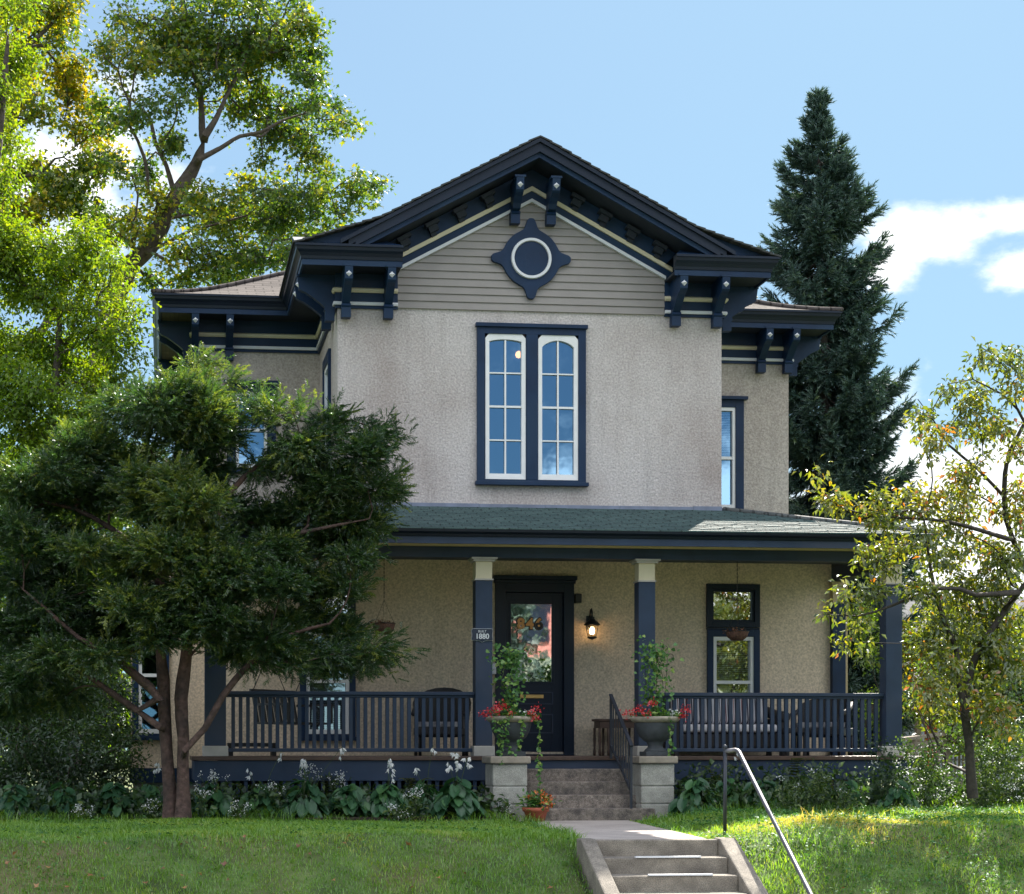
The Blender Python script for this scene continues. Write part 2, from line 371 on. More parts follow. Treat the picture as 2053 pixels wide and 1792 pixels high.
M['pink_siding'] = mat_pbr('pink_siding', (.62, .27, .24), .7, .08, 4)
M['green_roof'] = mat_shingle('green_roof', (.36, .44, .33), (.30, .38, .28), (0, 1), .16)
M['grey_siding'] = mat_pbr('grey_siding', (.22, .24, .27), .7, .1, 4)
M['grey_roof'] = mat_shingle('grey_roof', (.09, .095, .11), (.06, .065, .075), (0, 1), .16)
M['sign_blue'] = mat_pbr('sign_blue', (.008, .018, .04), .4, .1, 8)
M['sign_letter'] = mat_pbr('sign_letter', (.62, .66, .70), .5, .05, 8)
M['white_petal'] = mat_leaf('white_petal', [(0, (.7, .72, .74)), (1, (.9, .9, .88))], .35, .05, tcol=(1, 1, 1))
M['red_petal'] = mat_leaf('red_petal', [(0, (.45, .012, .016)), (.6, (.62, .02, .025)), (1, (.7, .04, .06))], .35, .06, tcol=(1.2, .8, .8))
M['orange_petal'] = mat_leaf('orange_petal', [(0, (.5, .09, .01)), (1, (.7, .2, .02))], .3, .05, tcol=(1.2, 1, .8))
M['maple'] = mat_leaf('maple_leaf', [(0, (.02, .052, .014)), (.45, (.06, .125, .018)), (.78, (.16, .22, .02)), (1, (.36, .31, .02))], .55, .04, tcol=(1.45, 1.45, .4))
M['maple_yellow'] = mat_leaf('maple_yellow', [(0, (.04, .09, .014)), (.45, (.11, .18, .016)), (.75, (.26, .28, .018)), (1, (.46, .34, .02))], .55, .04, tcol=(1.5, 1.4, .35))
M['green_leaf'] = mat_leaf('green_leaf', [(0, (.045, .10, .014)), (.6, (.13, .23, .018)), (1, (.22, .28, .022))], .55, .03, .45, tcol=(1.6, 1.5, .3))
M['yew'] = mat_leaf('yew_leaf', [(0, (.018, .048, .02)), (.55, (.05, .105, .032)), (1, (.20, .235, .04))], .45, .05, .36, tcol=(1.3, 1.4, .5))
M['spruce'] = mat_leaf('spruce_leaf', [(0, (.026, .06, .054)), (.6, (.058, .112, .088)), (1, (.11, .165, .07))], .15, .06, .5, tcol=(1.2, 1.3, .6))
M['crab'] = mat_leaf('crab_leaf', [(0, (.05, .09, .016)), (.5, (.13, .18, .02)), (.85, (.23, .235, .024)), (.96, (.30, .2, .02)), (1, (.34, .12, .02))], .55, .08, .4, tcol=(1.7, 1.5, .45))
M['shrub'] = mat_leaf('shrub_leaf', [(0, (.018, .042, .014)), (.7, (.05, .10, .025)), (1, (.13, .18, .035))], .4, .05, .45, tcol=(1.4, 1.5, .4))
M['hosta'] = mat_leaf('hosta_leaf', [(0, (.02, .065, .03)), (.6, (.045, .125, .05)), (1, (.11, .22, .06))], .25, .035, .42, tcol=(1.2, 1.4, .6))
M['vine'] = mat_leaf('vine_leaf', [(0, (.04, .12, .03)), (.6, (.10, .24, .06)), (1, (.26, .36, .08))], .35, .03, .45, tcol=(1.2, 1.3, .6))
M['fern'] = mat_leaf('fern_leaf', [(0, (.03, .06, .015)), (1, (.13, .15, .04))], .4, .05, .5)
M['grass'] = mat_leaf('grass_blade', [(0, (.10, .235, .025)), (.5, (.20, .36, .04)), (.8, (.40, .40, .075)), (1, (.66, .52, .19))], .5, .06, .42, tcol=(1.7, 1.55, .55))
M['dead_leaf'] = mat_leaf('dead_leaf', [(0, (.17, .06, .025)), (.6, (.30, .13, .045)), (1, (.45, .24, .09))], .3, .06, .5, tcol=(1, 1, 1))
M['lawn_soil'] = mat_pbr('lawn_soil', (.075, .12, .03), .95, .5, 3, .02, 18, col2=(.14, .12, .055))

# ------------------------------------------------------------------ ground
def sstep(a, b, x):
    t = np.clip((x-a)/(b-a), 0, 1); return t*t*(3-2*t)
YN, RISE, TREAD = 16.5, .145, .30          # top nosing of the lawn steps
def gz(x, y):
    x = np.asarray(x, float); y = np.asarray(y, float)
    base = .03 + .09*sstep(5.4, 6.6, x) + .02*np.sin(x*1.3+y*.7)*sstep(23, 20, y) + .014*np.sin(x*3.1+1)*np.sin(y*2.3)
    base = base*(1-sstep(2.2, 4.2, x)*sstep(6.3, 5.4, x)) * 1.0
    t = np.clip(17.15-y, 0, None); drop = .483*np.where(t < .5, t*t, t-.25)
    z = base-np.minimum(drop, .98)
    z = np.where((x > 3.86) & (x < 5.34) & (y < 16.75) & (y > 14.4), np.minimum(z, -.483*(16.95-y)-.16), z)
    z = np.where(y < 11.0, -1.10, z); z = np.where(y < 1.6, -.95, z)
    z = np.where((x > 4.0) & (x < 5.6) & (y > 16.4) & (y < 21.2), np.minimum(z, -.03), z)
    return z
xs = np.concatenate([np.linspace(-400, -20, 12), np.linspace(-18, -4, 15), np.arange(-3.8, 13.2, .11), np.linspace(13.5, 30, 16), np.linspace(40, 400, 12)])
ys = np.concatenate([np.linspace(-400, -30, 10), np.linspace(-26, 1.5, 12), [1.58, 1.62, 5, 10.98, 11.02], np.linspace(11.4, 14.2, 8), np.arange(14.35, 23, .11), np.linspace(23.4, 40, 16), np.linspace(50, 600, 14)])
gx, gy = np.meshgrid(xs, ys); G = np.stack([gx, gy, gz(gx, gy)], -1).reshape(-1, 3)
nx, ny = len(xs), len(ys); ii, jj = np.meshgrid(np.arange(nx-1), np.arange(ny-1)); q = (jj*nx+ii).ravel()
T = np.concatenate([np.stack([q, q+1, q+nx+1], 1), np.stack([q, q+nx+1, q+nx], 1)])
lawn = link('lawn', np_mesh('lawn', G, T, smooth=True), M['lawn_soil']); tag(lawn, kind='structure')
m = MB(); m.box(-60, 60, 1.6, 11.0, -1.3, -1.09); tag(m.build('road', M['asphalt']), kind='structure')
m = MB(); m.box(-60, 60, 1.3, 1.598, -1.3, -.93); m.box(-60, 60, 11.002, 11.3, -1.3, -.93); tag(m.build('kerb', M['concrete']), kind='structure')
m = MB()
for k in range(-30, 30): m.box(k*1.5+.006, k*1.5+1.494, 13.1, 14.66, -1.1, -.93)
tag(m.build('pavement', M['walk']), kind='structure')
m = MB()   # front walk, two slabs with a mossy joint
def slab(y0, y1):
    e = lambda y: (3.95+(y-16.6)*.085, 5.13+(y-16.6)*.085)
    a, b = e(y0), e(y1)
    m.add([(a[0], y0, -.1), (a[1], y0, -.1), (b[1], y1, -.1), (b[0], y1, -.1), (a[0], y0, .012), (a[1], y0, .012), (b[1], y1, .012), (b[0], y1, .012)],
          [(0,3,2,1),(4,5,6,7),(0,1,5,4),(1,2,6,5),(2,3,7,6),(3,0,4,7)])
slab(16.66, 18.30); slab(18.325, 19.7); slab(19.72, 20.93)
tag(m.build('path', M['walk'], bevel=.01), kind='structure')
m = MB()
pts = [(-6, 20.55), (-2, 20.7), (0, 20.75), (2, 20.6), (3.9, 20.75), (3.9, 22.0), (-6, 22.6)]
m.prism(pts, -.06, .07, lambda a, b, t: (a, b, t))
pts = [(6.15, 20.75), (8, 20.75), (9.2, 20.5), (14, 20.4), (14, 22.6), (6.15, 22.0)]
m.prism(pts, -.06, .15, lambda a, b, t: (a, b, t))
tag(m.build('flower_bed_soil', M['soil']), kind='structure')
# ------------------------------------------------------------------ lawn steps
st = thing('concrete_steps', (4.55, 15.7, -.95), 'worn concrete steps with sloping side kerbs cut into the lawn bank', 'steps')
m = MB(); xa, xb = 4.02, 5.20
for k in range(6):
    m.box(xa, xb, YN-TREAD*k, YN+.5-TREAD*k if k else YN+.12, -RISE*(k+1)-.3, -RISE*k+.002 if k else .008)
m.build('stair_flight', M['concrete'], st, bevel=.012)
for sx, (c0, c1) in enumerate(((3.87, 4.018), (5.202, 5.37))):
    m = MB(); zt = .02; y0, y1 = YN+.16, YN-1.75
    m.prism([(y0, -.4), (y0, zt), (YN-.02, zt), (y1, zt-(YN-.02-y1)*.483), (y1, -1.3)], c0, c1, lambda a, b, t: (t, a, b))
    m.build('side_kerb', M['concrete'], st, bevel=.015)
for k in (1, 2):
    m = MB(); m.box(4.28+.04*k, 4.92+.02*k, YN-TREAD*k-.012, YN-TREAD*k+.03, -RISE*k+.003, -RISE*k+.018)
    m.build('nosing_strip', M['lightgrey'], st)
hr = thing('handrail', (5.6, 17.45, .1), 'grey steel pipe handrail with a ball topped post beside the lawn steps', 'handrail')
pb = P(1453.5, 1657, 17.55); pt_ = P(1453.5, 1500, 17.55)
m = MB(); m.tube([pb-Vector((0, 0, .1)), pt_], .019, 10); m.build('post', M['iron'], hr)
m = MB(); m.lathe([(0, -.026), (.018, -.018), (.026, 0), (.018, .018), (0, .026)], pt_+Vector((0, 0, .012)), 12); m.build('ball_finial', M['iron'], hr)
a = P(1454, 1506, 17.55); b = P(1474, 1503.5, 17.5); c = P(1482, 1508, 17.4); d = P(1625, 1792, 14.98); e = d+(d-c)*.25
m = MB(); m.tube([a, a*.4+b*.6, b, b*.4+c*.6+Vector((0, 0, .006)), c, c*.9+d*.1, d, e], .0215, 12); m.build('rail', M['pipe'], hr)
e2 = Vector((e.x, e.y, gz(e.x, e.y)))
m = MB(); m.tube([e2-Vector((0, 0, .1)), e], .019, 10); m.build('post', M['iron'], hr)
# ------------------------------------------------------------------ the house
H = thing('house', (5, 27, 0), 'two storey stucco house with dark blue trim, bracketed gable and wide front porch', 'house')
HC = 4.95; BX0, BX1, BY = 2.31, 7.61, 24.0; WX0, WX1, WY, HB = .44, 9.56, 26.8, 37.0
LX0, LX1, LY = .70, 9.23, 24.15; FZ = .77
ZE = 7.24                                     # soffit height
# measured openings
def rect(x0, y0, x1, y1, Y):
    a = P(x0, y0, Y); b = P(x1, y1, Y); return (a.x, b.x, b.z, a.z)
mw = (4.20, 5.70, 4.46, 6.61)
wl = (P(455, 770, WY).x, P(553, 770, WY).x, 5.0, P(553, 768, WY).z)
wr = (P(1395, 800, WY).x, P(1490, 800, WY).x, P(1490, 1027, WY).z, P(1490, 799, WY).z)
dr = (4.48, 5.57, FZ, 3.17)
pw1 = rect(1415.5, 1170.6, 1522, 1258, LY); pw2 = rect(1417, 1262.5, 1522, 1474, LY)
qw1 = (P(601, 1170, LY).x, P(712.7, 1170, LY).x, pw1[2]+.02, pw1[3]+.02); qw2 = (qw1[0], qw1[1], P(650, 1479, LY).z, pw2[3]+.02)
def inset(h, d): return (h[0]+d, h[1]-d, h[2]+d, h[3]-d)
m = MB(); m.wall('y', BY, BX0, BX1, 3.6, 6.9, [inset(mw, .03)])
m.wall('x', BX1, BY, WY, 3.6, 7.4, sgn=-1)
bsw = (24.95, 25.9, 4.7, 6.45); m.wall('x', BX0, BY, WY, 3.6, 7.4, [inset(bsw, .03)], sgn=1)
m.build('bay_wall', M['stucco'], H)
m = MB(); m.wall('y', WY, WX0, BX0, 0, 7.4, [inset(wl, .03)]); m.wall('y', WY, BX1, WX1, 0, 7.4, [inset(wr, .03)])
m.wall('x', WX0, WY, HB, 0, 7.4); m.wall('x', WX1, WY, HB, 0, 7.4, sgn=-1); m.wall('y', HB, WX0, WX1, 0, 7.4)
m.build('wing_wall', M['stucco_wing'], H)
m = MB(); m.wall('y', LY, LX0, LX1, FZ-.05, 3.9, [inset(dr, .05), inset(pw1, .03), inset(pw2, .03), inset(qw1, .03), inset(qw2, .03)])
m.wall('x', LX0, LY, WY, 0, 3.9); m.wall('x', LX1, LY, WY, 0, 3.9, sgn=-1)
m.build('porch_wall', M['stucco_tan'], H)
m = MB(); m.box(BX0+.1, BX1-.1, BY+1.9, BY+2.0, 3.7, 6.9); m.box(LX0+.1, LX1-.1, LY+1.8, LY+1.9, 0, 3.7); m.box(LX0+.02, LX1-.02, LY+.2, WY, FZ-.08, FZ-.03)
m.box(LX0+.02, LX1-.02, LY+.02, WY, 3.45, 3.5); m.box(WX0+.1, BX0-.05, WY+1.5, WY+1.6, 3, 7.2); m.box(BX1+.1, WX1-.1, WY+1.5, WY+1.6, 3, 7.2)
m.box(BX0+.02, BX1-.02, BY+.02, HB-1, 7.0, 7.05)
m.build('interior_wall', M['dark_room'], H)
# gable: clapboards
SL = .537; ZA = 8.30
m = MB(); xg0, xg1 = 3.05, 6.86; z = 6.80; i = 0
while z < ZA:
    z2 = min(z+.1035, 8.6); zm = z2
    h = min(1.905, max(.02, (ZA-z+.1)/SL)); h2 = min(1.905, max(.01, (ZA-z2+.1)/SL))
    x0, x1 = max(xg0, HC-h), min(xg1, HC+h); x2, x3 = max(xg0, HC-h2), min(xg1, HC+h2)
    y0, y1 = BY-.030, BY-.012
    m.add([(x0, y0, z), (x1, y0, z), (x3, y1, z2), (x2, y1, z2), (x0, BY+.02, z), (x1, BY+.02, z)], [(0, 1, 2, 3), (0, 4, 5, 1)])
    z = z2; i += 1
m.build('gable_siding', M['siding'], H)
m = MB(); m.prism([(BX0, 6.9), (BX1, 6.9), (BX1, 7.3), (HC+.05, 8.75), (HC-.05, 8.75), (BX0, 7.3)], BY+.004, BY+.1); m.build('gable_wall', M['navy'], H)
# rake frieze strips on the gable wall
def rake_strip(name, zb, zt, yf, mat, x_out=1.95, cut=None):
    for s in (-1, 1):
        mm = MB()
        poly = [(HC, zb), (HC, zt), (HC+s*x_out, zt-x_out*SL), (HC+s*x_out, zb-x_out*SL)]
        mm.prism(poly, yf, BY+.01); mm.build(name, mat, H)
rake_strip('rake_frieze', ZA, 8.72, BY-.045, M['navy'], 1.98)
rake_strip('rake_moulding', ZA-.025, ZA+.02, BY-.065, M['lightgrey'], 1.86)
rake_strip('rake_moulding', ZA+.125, ZA+.185, BY-.072, M['cream'], 1.95)
# horizontal cornice, frieze and mouldings
pathL = [(3.12, BY), (BX0, BY), (BX0, WY), (WX0, WY), (WX0, HB)]
pathR = [(WX1, HB), (WX1, WY), (BX1, WY), (BX1, BY), (6.80, BY)]
OUT = .52
prof_frieze = [(0.002, 6.775), (.035, 6.775), (.035, ZE), (.002, ZE)]
prof_white = [(.0, 6.815), (.06, 6.815), (.066, 6.835), (.06, 6.858), (.0, 6.858)]
prof_cream = [(.0, 6.985), (.055, 6.985), (.075, 7.01), (.075, 7.03), (.05, 7.05), (.0, 7.05)]
prof_fascia = [(OUT-.03, 7.215), (OUT, 7.215), (OUT, 7.29), (OUT-.03, 7.29)]
prof_crown = [(OUT-.06, 7.292), (OUT+.012, 7.292), (OUT+.02, 7.33), (OUT+.045, 7.37), (OUT+.075, 7.40), (OUT+.085, 7.44), (OUT+.10, 7.445), (OUT+.10, 7.475), (OUT-.06, 7.475)]
prof_soffit = [(-.02, ZE), (OUT-.028, ZE), (OUT-.028, ZE+.03), (-.02, ZE+.03)]
for pth in (pathL, pathR):
    for nm, pr, mt in (('frieze', prof_frieze, 'navy'), ('frieze_moulding', prof_white, 'lightgrey'), ('frieze_moulding', prof_cream, 'cream'),
                       ('fascia', prof_fascia, 'navy'), ('gutter', prof_crown, 'gutter'), ('soffit', prof_soffit, 'soffit')):
        m = MB(); m.sweep(pth, pr); m.build(nm, M[mt], H)
# brackets
def bracket(x, y, zt, ang, mat=None, h=.56, d=.5, w=.125):
    "bracket whose back is at (x,y); ang 0 = projecting to -y"
    D = Matrix.Rotation(ang, 3, 'Z')
    fn = lambda o, z, t: Vector((x, y, zt)) + D @ Vector((t, -o, z))
    prof = [(0, 0), (d, 0), (d, -.05), (d-.02, -.19), (d-.05, -.215), (d-.13, -.25), (d-.22, -.31), (.20, -.37), (.135, -h*.76), (.105, -h*.78), (0, -h*.78)]
    m = MB(); m.prism(prof, -w*.42, w*.42, fn)
    m.prism([(0, -h*.77), (.13, -h*.77), (.145, -h*.83), (.125, -h*.86), (.125, -h*1.1), (0, -h*1.1)], -w/2, w/2, fn)
    m.prism([(d-.12, -.002), (d+.008, -.002), (d+.008, -.03), (d-.12, -.03)], -w/2-.012, w/2+.012, fn)
    ob = m.build('bracket', M['navy'], H)
    m = MB(); r = .045; o = d-.008; zc = -.125; sl = .02/.14
    ps = [fn(o+sl*(zc), zc+r, 0)+D @ Vector((0, -.012, 0)), fn(o+sl*zc, zc, r)+D @ Vector((0, -.012, 0)), fn(o+sl*zc-.006, zc-r, 0)+D @ Vector((0, -.012, 0)), fn(o+sl*zc, zc, -r)+D @ Vector((0, -.012, 0)), fn(o+.035, zc, 0)]
    bk = [p+D @ Vector((0, .03, 0)) for p in ps[:4]]
    m.add(ps+bk, [(0, 1, 4), (1, 2, 4), (2, 3, 4), (3, 0, 4), (0, 5, 6, 1), (1, 6, 7, 2), (2, 7, 8, 3), (3, 8, 5, 0)])
    m.build('diamond_boss', M['lightgrey'], ob)
for x in (2.41, 2.98): bracket(x, BY-.035, ZE, 0)
for x in (6.93, 7.51): bracket(x, BY-.035, ZE, 0)
for x in (P(388, 660, WY).x+.02, P(459, 660, WY).x): bracket(x, WY-.035, ZE, 0)
for x in (P(1521, 690, WY).x, P(1583, 690, WY).x-.07): bracket(x, WY-.035, ZE, 0)
for y in (24.12, 24.62): bracket(BX0-.035, y, ZE, -math.pi/2); bracket(BX1+.035, y, ZE, math.pi/2)
for y in (26.92, 27.45, 29.6): bracket(WX0-.035, y, ZE, -math.pi/2); bracket(WX1+.035, y, ZE, math.pi/2)
for s in (-1, 1): bracket(HC+s*.245, BY-.035, 8.50, 0, h=.50, d=.46)
# small corbels along the rake soffit
for s in (-1, 1):
    for k in range(4):
        u = .62+k*.38; zc = 8.72-u*SL; m = MB()
        t = math.atan(SL)*-s; A = Matrix.Rotation(-t*1.0, 3, 'Y') if False else Matrix.Rotation(math.atan(SL)*s, 3, 'Y')
        m.cbox((HC+s*u, BY-.10, zc-.06), .20, .16, .05, A); m.cbox((HC+s*(u-.02), BY-.08, zc-.12), .13, .12, .09, A); m.cbox((HC+s*(u-.03), BY-.065, zc-.19), .08, .06, .06, A)
        m.build('corbel', M['soffit'], H)
# gable roof with flared eaves: shingle courses stepping down, rake boards, soffit
def zr(u):       # roof surface height at distance u from the ridge line: main pitch, then a shallower eave
    k = .10; t = u-2.12
    return 8.985-.537*u+(0 if t < -k else (.215*(t+k)**2/(4*k) if t < k else .215*t))
def zs_(u): return 8.985-.537*u
YF = BY-OUT-.10; UE = HC-(BX0-OUT-.10)
RB = 33.0
for s in (-1, 1):
    m = MB(); us = np.arange(0, UE+.001, UE/25)
    for i in range(25):
        u0, u1 = us[i], us[i+1]+.03
        jit = .012*((i*7) % 5)/4
        a, b = zr(u0)+.004, zr(u1)+.022
        yb = RB
        vs = [(HC+s*u0, YF-jit, a), (HC+s*u1, YF-jit, b), (HC+s*u1, yb, b), (HC+s*u0, yb, a), (HC+s*u0, YF-jit, a-.02), (HC+s*u1, YF-jit, b-.024), (HC+s*u1, yb, b-.024), (HC+s*u0, yb, a-.02)]
        m.add(vs, [(0, 1, 2, 3), (4, 7, 6, 5), (0, 4, 5, 1), (1, 5, 6, 2), (2, 6, 7, 3), (3, 7, 4, 0)])
    m.build('gable_roof', M['shingle_dark'], H)
    # rake crown + fascia follow the slope and die on the return
    def rk(name, zo, zi, y0, y1, mat, uend):
        mm = MB(); n = 14; top = []; bot = []
        for k in range(n+1):
            u = uend*k/n; top.append((HC+s*u, zs_(u)+zo)); bot.append((HC+s*u, zs_(u)+zi))
        for k in range(n):
            mm.prism([top[k], top[k+1], bot[k+1], bot[k]], y0, y1)
        mm.build(name, mat, H)
    rk('rake_crown', -.022, -.075, YF+.01, YF+.12, M['gutter'], 2.66)
    rk('rake_crown', -.075, -.15, YF+.045, YF+.12, M['gutter'], 2.55)
    rk('rake_crown', -.15, -.20, YF+.03, YF+.12, M['gutter'], 2.46)
    rk('rake_fascia', -.20, -.265, YF+.075, YF+.11, M['navy'], 2.38)
    rk('rake_soffit', -.235, -.26, YF+.112, BY-.047, M['soffit'], 2.38)
for s in (-1, 1):
    m = MB(); us = [1.95, 2.05, 2.12, 2.2, 2.4, 2.7, 3.0, UE-.03]
    poly = [(HC+s*u, zr(u)-.012) for u in us]+[(HC+s*(UE-.03), 7.476), (HC+s*2.64, 7.476), (HC+s*1.95, zs_(1.95)-.06)]
    m.prism(poly, YF+.125, YF+.16); m.build('eave_infill', M['navy'], H)
# sloped tops of the two cornice returns
for s, x0, x1 in ((-1, BX0-OUT-.09, 3.12), (1, 6.80, BX1+OUT+.09)):
    m = MB(); zf, zb = 7.48, 7.72
    m.add([(x0, YF+.03, zf), (x1, YF+.03, zf), (x1-(.25 if s < 0 else 0), BY, zb), (x0+(.25 if s > 0 else 0), BY, zb), (x0, BY, zf), (x1, BY, zf)], [(0, 1, 2, 3), (0, 3, 4), (1, 5, 2)])
    m.build('return_roof', M['flashing'] if False else M['navy'], H)
# main hip roof with flared eaves
def hip():
    e0, e1 = WX0-OUT-.1, WX1+OUT+.1; y0, y1 = WY-OUT-.1, HB+OUT+.1
    ds = [0, .25, .5, .8, 1.2, 2, 3, 4, (e1-e0)/2-.01]
    zf = lambda d: 7.475+(.22*d+.12*d*d if d < 1.2 else .4368+.50*(d-1.2))
    mf, ms = MB(), MB()
    for a, b in zip(ds[:-1], ds[1:]):
        za, zb = zf(a), zf(b)
        mf.add([(e0+a, y0+a, za), (e1-a, y0+a, za), (e1-b, y0+b, zb), (e0+b, y0+b, zb)], [(0, 1, 2, 3)])
        mf.add([(e0+a, y1-a, za), (e1-a, y1-a, za), (e1-b, y1-b, zb), (e0+b, y1-b, zb)], [(3, 2, 1, 0)])
        ms.add([(e0+a, y0+a, za), (e0+b, y0+b, zb), (e0+b, y1-b, zb), (e0+a, y1-a, za)], [(0, 1, 2, 3)])
        ms.add([(e1-a, y0+a, za), (e1-b, y0+b, zb), (e1-b, y1-b, zb), (e1-a, y1-a, za)], [(3, 2, 1, 0)])
    mf.mi = 0; n = len(mf.f); mf.mi = 1; mf.add(ms.v, ms.f)
    for side in (0, 1):     # hip caps
        pts = [((e0+d if side == 0 else e1-d), y0+d, zf(d)+.02) for d in ds[:7]]
        mf.tube(pts, .035, 6)
    mf.build('main_roof', [M['shingle_main'], M['shingle_mside']], H)
hip()
# brown boards seen under the left eave
m = MB()
for k in range(9): m.box(WX0-OUT+.04+k*.062, WX0-OUT+.098+k*.062, WY-OUT+.05, HB-.2, ZE-.012, ZE-.002)
m.build('soffit_boards', M['brown_board'], H)
# medallion
def disc(mb, cx, cz, r, y0, y1, n=48): mb.prism([(cx+r*math.cos(2*math.pi*k/n), cz+r*math.sin(2*math.pi*k/n)) for k in range(n)], y0, y1)
mc = P(1063, 521, BY); px2m = 1/150.
pl = []
for k in range(120):
    t = 2*math.pi*k/120; q = abs((t+math.pi/4) % (math.pi/2)-math.pi/4)      # angle to nearest axis
    r = 59 + 23.5*(1/(1+(q/.155)**4)) - 0
    if q < .10: r = min(r, 82/math.cos(q)*1.0)
    pl.append((mc.x+r*px2m*math.cos(t), mc.z+r*px2m*math.sin(t)))
m = MB(); m.prism(pl, BY-.075, BY-.02); med = m.build('medallion', M['navy'], H, bevel=.006)
m = MB(); n = 56; ro, ri = 42*px2m, 34.5*px2m; vs = []
for k in range(n):
    c, s_ = math.cos(2*math.pi*k/n), math.sin(2*math.pi*k/n)
    vs += [(mc.x+ro*c, BY-.07, mc.z+ro*s_), (mc.x+(ro-.008)*c, BY-.105, mc.z+(ro-.008)*s_), (mc.x+(ri+.008)*c, BY-.105, mc.z+(ri+.008)*s_), (mc.x+ri*c, BY-.07, mc.z+ri*s_)]
fs = []
for k in range(n):
    a, b = k*4, ((k+1) % n)*4
    for j in range(3): fs.append((a+j, a+j+1, b+j+1, b+j))
m.add(vs, fs); m.build('ring', M['lightgrey'], med)
m = MB(); disc(m, mc.x, mc.z, ri, BY-.084, BY-.072); m.build('centre_disc', M['navy'], med)
# ---- windows
def frame_rect(mb, x0, x1, z0, z1, t, y0, y1, tb=None, tt=None):
    tb = tb if tb is not None else t; tt = tt if tt is not None else t
    mb.box(x0, x0+t, y0, y1, z0, z1); mb.box(x1-t, x1, y0, y1, z0, z1)
    mb.box(x0+t, x1-t, y0, y1, z0, z0+tb); mb.box(x0+t, x1-t, y0, y1, z1-tt, z1)
# twin arched window on the bay
m = MB(); x0, x1, z0, z1 = mw
frame_rect(m, x0, x1, z0, z1, .105, BY-.05, BY+.03, .05, .13); m.box(4.875, 5.035, BY-.05, BY+.03, z0+.05, z1-.13)
m.box(x0-.02, x1+.02, BY-.085, BY-.0, z1-.04, z1+.012); m.box(x0-.025, x1+.03, BY-.095, BY-.0, z0-.03, z0+.02)
win = m.build('window', M['navy'], H, bevel=.004)
tag(win, 'twin arched window with white sashes and blue surround')
def arched_sash(xa, xb, za, zb, rise):
    n = 12; t = .055; mb = MB()
    out = [(xa, za), (xb, za), (xb, zb-.06), (xb-.02, zb-.02), (xb-.07, zb), (xa+.07, zb), (xa+.02, zb-.02), (xa, zb-.06)]
    ia, ib, iz = xa+t, xb-t, za+.075
    top = [(ib-(ib-ia)*k/n, zb-.075-rise+rise*math.sin(math.pi*k/n)**.7) for k in range(n+1)]
    inn = [(ia, iz), (ib, iz)]+top
    # fan quads between outer and inner outlines
    oo = []
    for (a, z) in inn:
        if z <= iz+1e-6: oo.append((xa if a < (xa+xb)/2 else xb, za))
        else:
            if abs(a-ia) < 1e-6: oo.append((xa, zb-.06))
            elif abs(a-ib) < 1e-6: oo.append((xb, zb-.06))
            else:
                oa = xa+(a-ia)/(ib-ia)*(xb-xa); e = min(oa-xa, xb-oa); oo.append((oa, zb-.06*max(0, 1-e/.07)**2))
    k = len(inn); vs = [(a, BY-.035, z) for a, z in oo]+[(a, BY-.028, z) for a, z in inn]+[(a, BY+.05, z) for a, z in oo]+[(a, BY+.05, z) for a, z in inn]
    fs = []
    for i in range(k):
        j = (i+1) % k; fs += [(i, j, k+j, k+i), (k+i, k+j, 3*k+j, 3*k+i), (i, 2*k+i, 2*k+j, j)]
    mb.add(vs, fs)
    xm = (ia+ib)/2; mb.box(xm-.011, xm+.011, BY-.02, BY+.01, iz, zb-.08)
    for f in (.25, .5, .75):
        zz = iz+(zb-.075-iz)*f; w = .014 if f == .5 else .009
        mb.box(ia, xm-.011, BY-.018, BY+.012, zz-w, zz+w); mb.box(xm+.011, ib, BY-.018, BY+.012, zz-w, zz+w)
    mb.build('sash', M['white'], win)
    g = MB(); g.add([(ia-.02, BY+.02, iz-.02), (ib+.02, BY+.02, iz-.02), (ib+.02, BY+.02, zb-.05), (ia-.02, BY+.02, zb-.05)], [(0, 1, 2, 3)]); g.build('pane', M['glass'], win)
arched_sash(4.315, 4.868, z0+.055, z1-.125, .03)
arched_sash(5.042, 5.592, z0+.055, z1-.125, .09)
def dh_window(name, x0, x1, z0, z1, y, casing=.13, cap=True, rail=.5, glass='glass', blind=False, inner_white=True):
    m = MB(); frame_rect(m, x0, x1, z0, z1, casing, y-.04, y+.03, .05, casing*1.1)
    if cap: m.box(x0-.05, x1+.05, y-.10, y, z1-.03, z1+.02)
    m.box(x0-.03, x1+.03, y-.09, y, z0-.04, z0+.012)
    w = m.build(name, M['navy'], H, bevel=.003)
    a, b, c, d = x0+casing+.002, x1-casing-.002, z0+.052, z1-casing*1.1-.002
    s = MB(); frame_rect(s, a, b, c, d, .045, y-.025, y+.06, .06, .05)
    zm = c+(d-c)*rail; s.box(a+.045, b-.045, y-.02, y+.06, zm-.022, zm+.022); s.build('sash', M['white'] if inner_white else M['navy'], w)
    g = MB(); g.add([(a+.02, y+.035, c+.02), (b-.02, y+.035, c+.02), (b-.02, y+.035, d-.02), (a+.02, y+.035, d-.02)], [(0, 1, 2, 3)]); g.build('pane', M[glass], w)
    if blind:
        bl = MB(); z = d-.03; zb = zm+.03 if blind == 'half' else c+.06
        while z > zb: bl.cbox(((a+b)/2, y+.11, z), b-a-.06, .022, .004, Matrix.Rotation(.7, 3, 'X')); z -= .026
        bl.build('blind', M['blind'], w)
    return w
dh_window('window', *wl, WY, blind='half'); dh_window('window', *wr, WY, blind='half')
